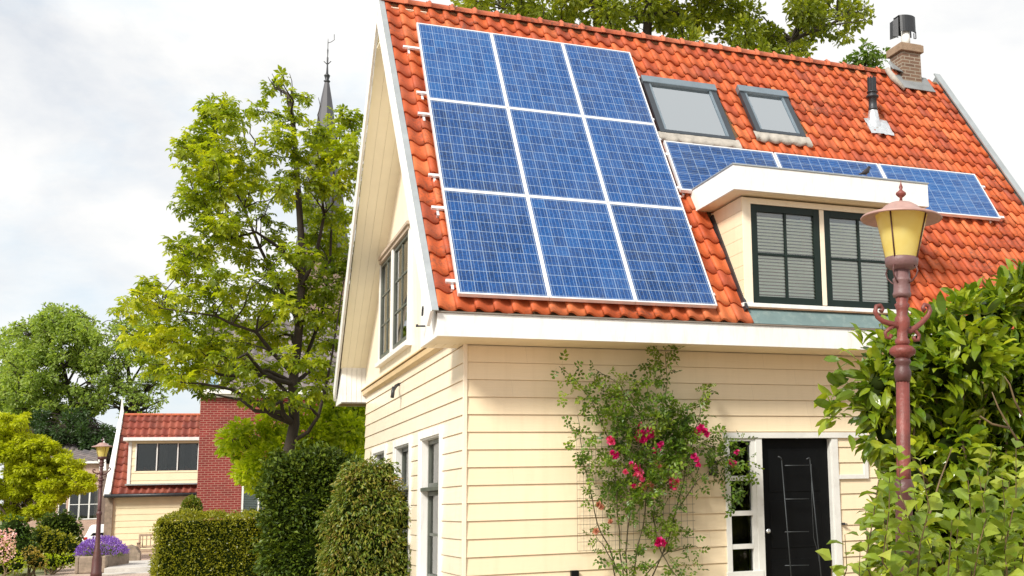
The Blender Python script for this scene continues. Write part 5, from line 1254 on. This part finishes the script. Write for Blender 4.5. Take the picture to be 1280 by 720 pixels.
# ---- trees behind the roof
YR=15.
def rp(a,b,dy=0): return at(a,b,YR+dy)
CL=[]
for (a,b,r) in [(600,8,26),(640,0,34),(680,10,30),(720,18,30),(760,20,34),(800,30,36),(840,35,38),(880,42,36),(920,45,38),(950,55,30),(980,50,34),(1005,62,24),(1010,35,30),(1040,22,26),(1062,18,20),(1078,12,12),(1085,25,8),(1050,40,18),(700,50,28),(760,60,30),(830,75,30),(900,85,30),(960,85,26),(590,-10,24),(575,5,10),
 (640,-40,50),(720,-50,56),(800,-50,60),(880,-40,56),(960,-30,50),(1030,-20,36),(690,-120,60),(780,-140,70),(880,-130,66),(960,-100,50),(820,-220,70),(740,-210,60),(900,-200,50),(660,40,24),(860,10,40),(930,10,40),(1000,5,36),(740,0,36),(790,0,36),(820,120,40),(720,100,40),(920,120,36),(650,80,30)]:
    for q in range(3): CL.append((rp(a+RNG.normal(0,r*.45),b+RNG.normal(0,r*.4),RNG.uniform(-2.2,2.2)),(YR+13.26)*1.08/1457*r*.62))
bt=rp(790,640); b3=np.array([bt[0],bt[1],GZ])
make_tree('broad_tree',tuple(b3),[[b3,rp(790,500),rp(792,350),rp(800,220),rp(805,120),rp(810,20),rp(812,-100)],[rp(795,260),rp(860,160),rp(930,90),rp(990,50),rp(1050,25)],[rp(793,280),rp(730,160),rp(680,80),rp(630,10)],[rp(800,200),rp(850,90),rp(880,0),rp(890,-100)],[rp(798,230),rp(760,100),rp(740,0),rp(720,-100)]],CL,'large leafy tree whose crown rises behind the orange roof ridge','tree',M['L_tree'],M['barkdark'],TS,.17,900,.30,flat=.8,twigs=2,upb=.45,inner=.1,tw_r=.012)
CL=[(rp(a,b,8+RNG.uniform(-.5,.5)),(YR+21)*1.08/1457*r) for a,b,r in [(1062,82,12),(1075,72,12),(1088,66,10),(1098,74,9),(1080,84,14),(1095,90,12),(1068,96,16),(1100,104,14),(1050,92,8),(1082,56,6),(1104,66,5),(1076,120,22),(1090,140,20)]]
bt=rp(1082,640,8); b3=np.array([bt[0],bt[1],GZ])
make_tree('garden_tree',tuple(b3),[[b3,rp(1082,400,8),rp(1081,200,8),rp(1080,100,8),rp(1082,70,8)]],CL,'small tree top showing above the roof ridge just left of the chimney','tree',leafmat('garden_tree_leaves',[(.05,.10,.015),(.10,.17,.02),(.2,.27,.04)],.4,.45),M['barkdark'],TS,.22,900,.16,twigs=2,inner=.1)
# ---- far trees on the left
DF=88.
def fp(a,b,dd=0): return dep(a,b,DF+dd)
_fill=RNG
def fartree(limbpx,clumps,label,base_px,mat,lsize=.27,dens=66,dd=0,tr=.45,name='far_tree',fill=None):
    L0=[fp(a,b,dd) for a,b in limbpx[0]]; base=np.array([L0[0][0],L0[0][1],GZ])
    limbs=[[base]+L0]+[[fp(a,b,dd+RNG.normal(0,.6)) for a,b in l] for l in limbpx[1:]]
    C=[]
    if fill: clumps=clumps+[(fill[0]+fill[2]*math.cos(t)*q,fill[1]+fill[3]*math.sin(t)*q,10) for t,q in zip(RNG.uniform(0,2*PI,fill[4]),RNG.uniform(0,1,fill[4])**.55)]
    for (a,b,r) in clumps:
        for q in range(6): C.append((fp(a+RNG.normal(0,r*.55),b+RNG.normal(0,r*.5),dd+RNG.uniform(-3,3)),DF/1457*r*.62))
    return make_tree(name,tuple(base),limbs,C,label,'tree',mat,M['barkdark'],TD,lsize,dens*5.0,tr*.55,group='tall trees at the end of the street',twigs=3,upb=.4,inner=.0,tw_r=.028,limb_r=.38)
fartree([[(98,640),(97,560),(92,520),(86,490),(80,460),(76,430),(74,400)],[(86,490),(70,460),(50,430),(35,420)],[(84,480),(100,450),(112,420),(118,400)],[(80,460),(62,430),(55,405)],[(90,510),(110,480),(128,455)],[(92,520),(60,500),(30,490)]],
 [(60,402,14),(80,395,14),(98,398,14),(40,412,12),(25,425,10),(110,410,12),(50,425,14),(75,415,15),(95,425,14),(118,425,12),(35,440,14),(60,445,16),(85,440,10),(112,445,12),(128,440,10),(20,455,14),(42,465,16),(65,470,14),(20,480,16),(45,490,18),(70,490,15),(15,505,16),(40,515,18),(66,512,16),(105,495,8),(55,535,16),(85,540,12),(100,525,9),(110,545,10),(75,392,8),(66,385,6),(28,408,5)],
 'broad tall tree at the end of the street, leftmost, with a forked dark trunk',98,M['L_far'],fill=(70,462,72,74,60))
fartree([[(168,640),(166,560),(165,520),(163,490),(160,460),(155,430),(150,405)],[(164,500),(150,480),(135,462)],[(163,480),(178,455),(185,430)],[(165,510),(182,490),(198,470)]],
 [(140,408,10),(155,412,10),(128,418,8),(145,430,11),(165,430,10),(130,445,9),(150,455,10),(180,440,10),(160,475,10),(135,480,8),(180,475,10),(195,460,9),(200,485,9),(140,500,8),(175,500,9),(155,520,9),(200,505,8),(120,500,6),(190,430,10),(208,470,8),(178,520,9)],
 'thinner see-through tall tree rising right behind the roof of the small cream house',168,M['L_far'],dens=40,fill=(165,458,42,62,22))
fartree([[(8,640),(8,560),(8,520),(10,480)],[(8,540),(0,500),(-15,470)]],[(0,430,14),(-10,455,16),(5,480,16),(-15,500,18),(10,520,16),(0,550,18),(-30,480,18),(-30,520,20),(-25,440,14)],'tall tree cut by the left edge of the picture behind the yellow-green tree',8,M['L_far'],dd=4)
fartree([[(140,640),(141,570),(140,545)]],[(62,545,10),(80,555,12),(105,560,12),(125,560,12),(150,560,14),(55,560,14),(100,572,12),(128,575,12),(90,548,8),(118,548,8)],'dark lower tree mass between the far tall trees and the row houses',140,M['L_fardark'],dd=-4,dens=80,tr=.25,fill=(80,548,75,26,30))
# ---- yellow-green tree, D=40
D=40.
CL=[]
for (a,b,r) in [(12,530,12),(28,540,12),(45,552,12),(15,548,14),(60,560,12),(35,565,14),(10,570,15),(75,570,11),(88,582,11),(60,582,13),(100,592,10),(85,598,12),(108,604,8),(45,588,14),(20,592,15),(70,605,13),(95,610,9),(50,612,13),(25,615,14),(5,610,12),(75,620,9),(40,630,12),(15,635,12),(58,632,9),(-10,560,20),(-20,600,24),(-10,540,14),(28,522,7),(5,520,7),(-40,580,24),(-45,620,22),(100,605,10),(108,596,9),(84,612,10),(62,622,11),(30,640,11),(48,642,9),(8,645,10),(70,590,12),(30,600,14),(95,580,8),(112,610,6),(20,575,12),(52,572,10)]:
    for q in range(5): CL.append((dep(a+RNG.normal(0,r*.45),b+RNG.normal(0,r*.3),D+RNG.uniform(-1.3,1.3)),D/1457*r*.72))
b_=ground_at(12,D); b3=np.array(b_)
make_tree('yellow_tree',b_,[[b3,dep(12,670,D),dep(14,640,D),dep(16,610,D),dep(18,575,D)],[dep(14,650,D),dep(40,620,D),dep(70,600,D),dep(90,592,D)],[dep(13,650,D),dep(-10,620,D),dep(-25,590,D)],[dep(15,630,D),dep(30,590,D),dep(45,565,D)]],CL,'rounded tree with layered yellow-green foliage at the left edge','tree',M['L_yellow'],M['bark'],TD,.12,4200,.10,flat=.5,twigs=2,upb=.75,inner=.1,tw_r=.012)
# ---- shrubs at lower left
def lshrub(name,label,cat,blobs,D,leafm,ls,dens,tmpl=TD,**k):
    B=[]
    for (a,b,r) in blobs:
        p=dep(a,b,D+RNG.uniform(-.2,.2)); B.append((p,D/1457*r))
    g=ground_at(np.mean([x[0] for x in blobs]),D); return blobs_shrub(name,label,cat,B,leafm,ls,dens,tmpl,g,**k)
lshrub('dark_shrub','dark rounded shrub in front of the row houses','shrub',[(62,655,12),(78,652,13),(88,660,12),(70,664,13),(92,672,9)],36,M['L_dark'],.10,3600)
lshrub('green_shrub','mid green shrub mound below the dark rounded shrub','shrub',[(50,672,13),(66,678,13),(80,680,12),(90,685,9),(42,684,10),(58,690,12),(76,694,10)],34,M['L_hedge'],.09,3600)
lshrub('leafy_bush','dark leafy bush under the yellow-green tree at the left','shrub',[(18,660,13),(10,672,14),(28,668,12),(30,684,13),(20,690,12)],32.5,leafmat('deep_green_leaves',[(.03,.07,.012),(.07,.13,.02),(.14,.2,.03)],.3,.4),.09,3600)
lshrub('groundcover_plants','low green ground cover along the path edge, under the shrub mounds','plants',[(55,702,8),(66,702,8),(78,701,8),(88,700,7),(46,703,7)],32,M['L_bright'],.07,4500)
lshrub('fern_clump','yellowish fern clump beside the path at the left','fern',[(40,700,8),(36,690,7),(48,703,8),(45,696,6)],31,leafmat('yellow_fern',[(.2,.17,.02),(.34,.26,.04),(.4,.22,.06)],.3,.5),.07,4500)
FS=lshrub('flowering_shrub','pale pink flowering shrub in the left bottom corner','shrub',[(5,690,12),(14,698,10),(-4,680,12),(8,708,12),(22,706,8)],30,M['L_bright'],.07,4200)
P=[];
for k in range(420):
    a=RNG.uniform(-10,20); b=RNG.uniform(662,705); P.append(dep(a,b,29.85+RNG.uniform(-.25,.25)))
P=np.array(P); V,F=leaves(P,sph(len(P)),.06,TW,.3); arrmesh('blossoms',V,F,M['pinkflower'],FS)
# mossy kerb
p=dep(3,722,29.); q=dep(42,709,31.5); m=MB(); k_=np.array(q)-np.array(p); k_[2]=0; sd=np.array([-k_[1],k_[0],0]); sd/=np.linalg.norm(sd)
m.obox((p[0],p[1],GZ-.02),k_,sd*.18,(0,0,.12)); o=m.build('mossy_kerb',pmat('mossy_stone',(.18,.18,.06),.9,.4,6,.5,20),loc=(p[0],p[1],GZ),bevel=.02); tag(o,'low moss covered kerb edging the planting at the left','kerb')

# ---- big laurel on the right
YL=-3.6
def lp(a,b,dy=0): return at(a,b,YL+dy)
LB_=[]
for (a,b,r) in [(1098,480,18),(1090,515,15),(1106,545,18),(1120,450,26),(1150,430,26),(1185,425,28),(1215,405,26),(1245,392,26),(1275,378,30),(1300,370,30),(1120,500,36),(1165,470,38),(1210,450,40),(1255,430,42),(1150,540,44),(1200,510,46),(1250,490,46),(1300,460,46),(1142,590,26),(1180,570,46),(1230,560,48),(1285,540,48),(1150,640,44),(1200,630,50),(1260,620,52),(1310,600,50),(1180,690,50),(1240,690,54),(1300,690,54),(1350,500,60),(1350,600,60),(1340,420,50),(1130,660,30),(1150,700,40)]:
    k=(YL+13.26)*1.2/1457; c=lp(a,b,RNG.uniform(-.2,.35)); LB_.append((c,(k*r,k*r*1.1,k*r)))
p=lp(1220,700); base=(float(p[0]),float(p[1]),GZ)
ex=[]
# twigs of young pale leaves sticking out on the left and on top
for (a,b,n,dx,dz) in [(1060,470,12,-1,.3),(1052,495,10,-1,.0),(1048,520,8,-1,-.1),(1075,448,12,-.6,.8),(1100,432,10,-.3,1),(1078,545,8,-.8,-.5),(1130,420,12,-.2,1),(1160,405,14,0,1),(1195,392,14,.1,1),(1222,378,14,.1,1),(1250,362,14,0,1),(1275,352,14,0,1),(1180,402,10,0,1),(1210,388,10,0,1),(1268,366,12,0,1),(1058,510,8,-1,.2),(1110,425,8,-.3,.9)]:
    c=lp(a,b,-.1); k=.16; P=c+RNG.normal(0,.075,(n,3)); D=np.tile(np.array([dx*RT[0],dx*RT[1],dz]),(n,1)); ex.append(leaves(P,D,.20,TL,.35,.6))
LA=blobs_shrub('laurel_shrub','big glossy leaved laurel shrub filling the right side behind the near street lamp','shrub',LB_,M['L_laurel'],.20,2700,TL,base,upb=.5,droop=.15,inner=.66,extra=ex,corek=.5,jit=.5)
m=MB()
for P in ([(1278,560),(1262,535),(1248,510),(1240,490)],[(1278,520),(1268,500),(1262,480),(1255,470)],[(1262,535),(1240,530),(1225,520)],[(1150,690),(1160,650),(1175,600),(1190,560)]): m.tube([lp(a,b,-.75) for a,b in P],[.012,.010,.008,.005],6)
m.build('bare_twigs',M['twig'],LA)
# ---- pale shrub in front of the lamp foot
PS=thing('pale_shrub',(float(dep(1190,720,6.4)[0]),float(dep(1190,720,6.4)[1]),GZ),'light green broad leaved shrub with upright stems in front of the near lamp foot','shrub')
A=[]; m=MB()
def shoot(a0,b0,a1,b1,D0,n,ls=.115):
    p=dep(a0,b0,D0); q=dep(a1,b1,D0-.1); K=wig(p,q,6,.03); m.tube(K,[.007,.0065,.006,.005,.004,.003,.002],5,cap=False)
    K=np.array(K); t=np.linspace(.12,1,n); idx=t*6; i0=np.minimum(idx.astype(int),5); fr=(idx-i0)[:,None]; P=K[i0]*(1-fr)+K[i0+1]*fr
    ax=nz(K[-1]-K[0]); a=np.arange(n)*2.4+RNG.uniform(0,6); s1=nz(np.cross(ax,[0.3,1,.2])); s2=np.cross(ax,s1)
    D=np.cos(a)[:,None]*s1+np.sin(a)[:,None]*s2+ax*.45; sz=ls*(1.05-.45*t)*RNG.uniform(.8,1.2,n)
    A.append(leaves(P,D,sz,TW,.55,.22))
for (a0,b0,a1,b1,n) in [(1070,740,1082,640,16),(1062,740,1056,668,12),(1100,740,1098,600,20),(1120,740,1112,590,22),(1135,745,1122,560,26),(1150,745,1150,575,24),(1165,745,1160,620,20),(1128,740,1105,628,18),(1180,745,1190,650,18),(1195,745,1200,640,20),(1215,745,1210,600,22),(1230,745,1240,560,26),(1245,745,1252,590,22),(1260,745,1270,560,26),(1275,745,1285,600,24),(1290,745,1300,580,24),(1205,745,1222,585,22),(1140,745,1132,640,16),(1085,745,1075,690,10),(1110,745,1128,650,16),(1240,745,1228,620,20),(1265,745,1255,640,20),(1170,745,1175,690,14),(1190,745,1215,680,16),(1225,745,1232,690,16),(1155,745,1140,600,16),(1280,745,1268,680,16),(1100,745,1085,660,14),(1250,745,1248,690,14),(1052,745,1040,700,8),(1235,745,1262,600,20),(1205,745,1195,700,12)]:
    shoot(a0,b0+160,a1,b1,6.3+RNG.uniform(-.5,.35),int(n*1.5),.145)
m.build('stems',M['twig'],PS); V,F=joinA(A); arrmesh('leaves',V,F,M['L_dogwood'],PS)

# ================================================================== GROUND
m=MB(); n=24
V=[(x,y,GZ-.012) for x in (-600,600) for y in (-300,900)]; m.quad((-600,-300,GZ-.012),(600,-300,GZ-.012),(600,900,GZ-.012),(-600,900,GZ-.012))
o=m.build('ground',pmat('grass_soil',(.16,.17,.07),.95,.3,.4,.3,12),loc=(0,0,GZ-.012)); tag(o,kind='structure')
m=MB(); 
P=[(-60,-40),(40,-40),(40,-1.2),(-.9,-1.2),(-1.6,2.5),(-4.2,8),(-2.0,13.2),(2,40),(-3,75),(-9,75),(-9,30),(-16,14),(-60,6)]
P=[(-60,-40),(40,-40),(40,-.9),(-.7,-.9),(-4.6,6),(-2.9,22),(1.0,75),(-8.,75),(-6.2,24),(-12,12),(-60,6)]
m.quad(*[(a,b,GZ-.004) for a,b in P]); 
def paving():
    m_,nt,out=newmat('brick_paving'); tc=nd(nt,'ShaderNodeTexCoord')
    br=nd(nt,'ShaderNodeTexBrick',i_Scale=1.0,i_Mortar_Size=.004,i_Brick_Width=.21,i_Row_Height=.105); ln(nt,tc,'Object',br,'Vector')
    br.inputs['Color1'].default_value=(.48,.36,.28,1); br.inputs['Color2'].default_value=(.42,.31,.25,1); br.inputs['Mortar'].default_value=(.2,.17,.14,1)
    b=nd(nt,'ShaderNodeBsdfPrincipled',i_Roughness=.85); ln(nt,br,0,b,'Base Color'); ln(nt,b,0,out,0); return m_
o=m.build('street',paving(),loc=(0,0,GZ-.004)); tag(o,kind='structure')

# ================================================================== SKY, SUN, CAMERA
w=bpy.data.worlds.new('World'); S.world=w; w.use_nodes=True; nt=w.node_tree; nt.nodes.clear()
out=nd(nt,'ShaderNodeOutputWorld')
SUN=np.array([-.66,-.52,.66]); SUN/=np.linalg.norm(SUN); el=math.asin(SUN[2]); az=math.atan2(SUN[0],SUN[1])
sky=nd(nt,'ShaderNodeTexSky',sky_type='NISHITA',sun_disc=False,sun_elevation=el,sun_rotation=az,air_density=1.0,dust_density=1.5,ozone_density=1.2)
b1=nd(nt,'ShaderNodeBackground',i_Strength=.12); ln(nt,sky,0,b1,0)
tc=nd(nt,'ShaderNodeTexCoord'); mp=nd(nt,'ShaderNodeMapping'); mp.inputs['Scale'].default_value=(1,1,2.2); mp.inputs['Location'].default_value=(.35,.1,.0); ln(nt,tc,'Generated',mp,0)
n1=nd(nt,'ShaderNodeTexNoise',i_Scale=2.6,i_Detail=8.0,i_Roughness=.55,i_Distortion=.4); ln(nt,mp,0,n1,0)
n2=nd(nt,'ShaderNodeTexNoise',i_Scale=5.0,i_Detail=6.0,i_Roughness=.6); ln(nt,mp,0,n2,0)
cov=ramp(nt,n1.outputs[0],[(.34,(.66,.66,.66)),(.50,(1,1,1))])
cc_=ramp(nt,n2.outputs[0],[(.3,(.84,.92,.98)),(.5,(1.0,.995,.98))])
b2=nd(nt,'ShaderNodeBackground',i_Strength=.85); nt.links.new(cc_,b2.inputs[0])
mx=nd(nt,'ShaderNodeMixShader'); nt.links.new(cov,mx.inputs[0]); ln(nt,b1,0,mx,1); ln(nt,b2,0,mx,2); ln(nt,mx,0,out,0)
sd=bpy.data.lights.new('sun','SUN'); sd.energy=4.3; sd.angle=R(13); sd.color=(1,.95,.86)
so=bpy.data.objects.new('sun',sd); COL.objects.link(so); so.rotation_euler=Vector(SUN).to_track_quat('Z','Y').to_euler()
cd=bpy.data.cameras.new('camera'); cam=bpy.data.objects.new('camera',cd); COL.objects.link(cam)
cd.sensor_width=36; cd.lens=FOC*36/1280; cd.shift_x=(640-PX)/1280; cd.shift_y=(PY-360)/1280; cd.clip_end=2000; cd.clip_start=.1
mt=Matrix(((RT[0],UP[0],-FW[0],CAM[0]),(RT[1],UP[1],-FW[1],CAM[1]),(RT[2],UP[2],-FW[2],CAM[2]),(0,0,0,1))); cam.matrix_world=mt
S.camera=cam
S.view_settings.view_transform='Standard'; S.view_settings.look='None'; S.view_settings.exposure=0.28; S.view_settings.gamma=1
S.render.engine='CYCLES'
for o in bpy.data.objects:
    if '_org' in o: del o['_org']
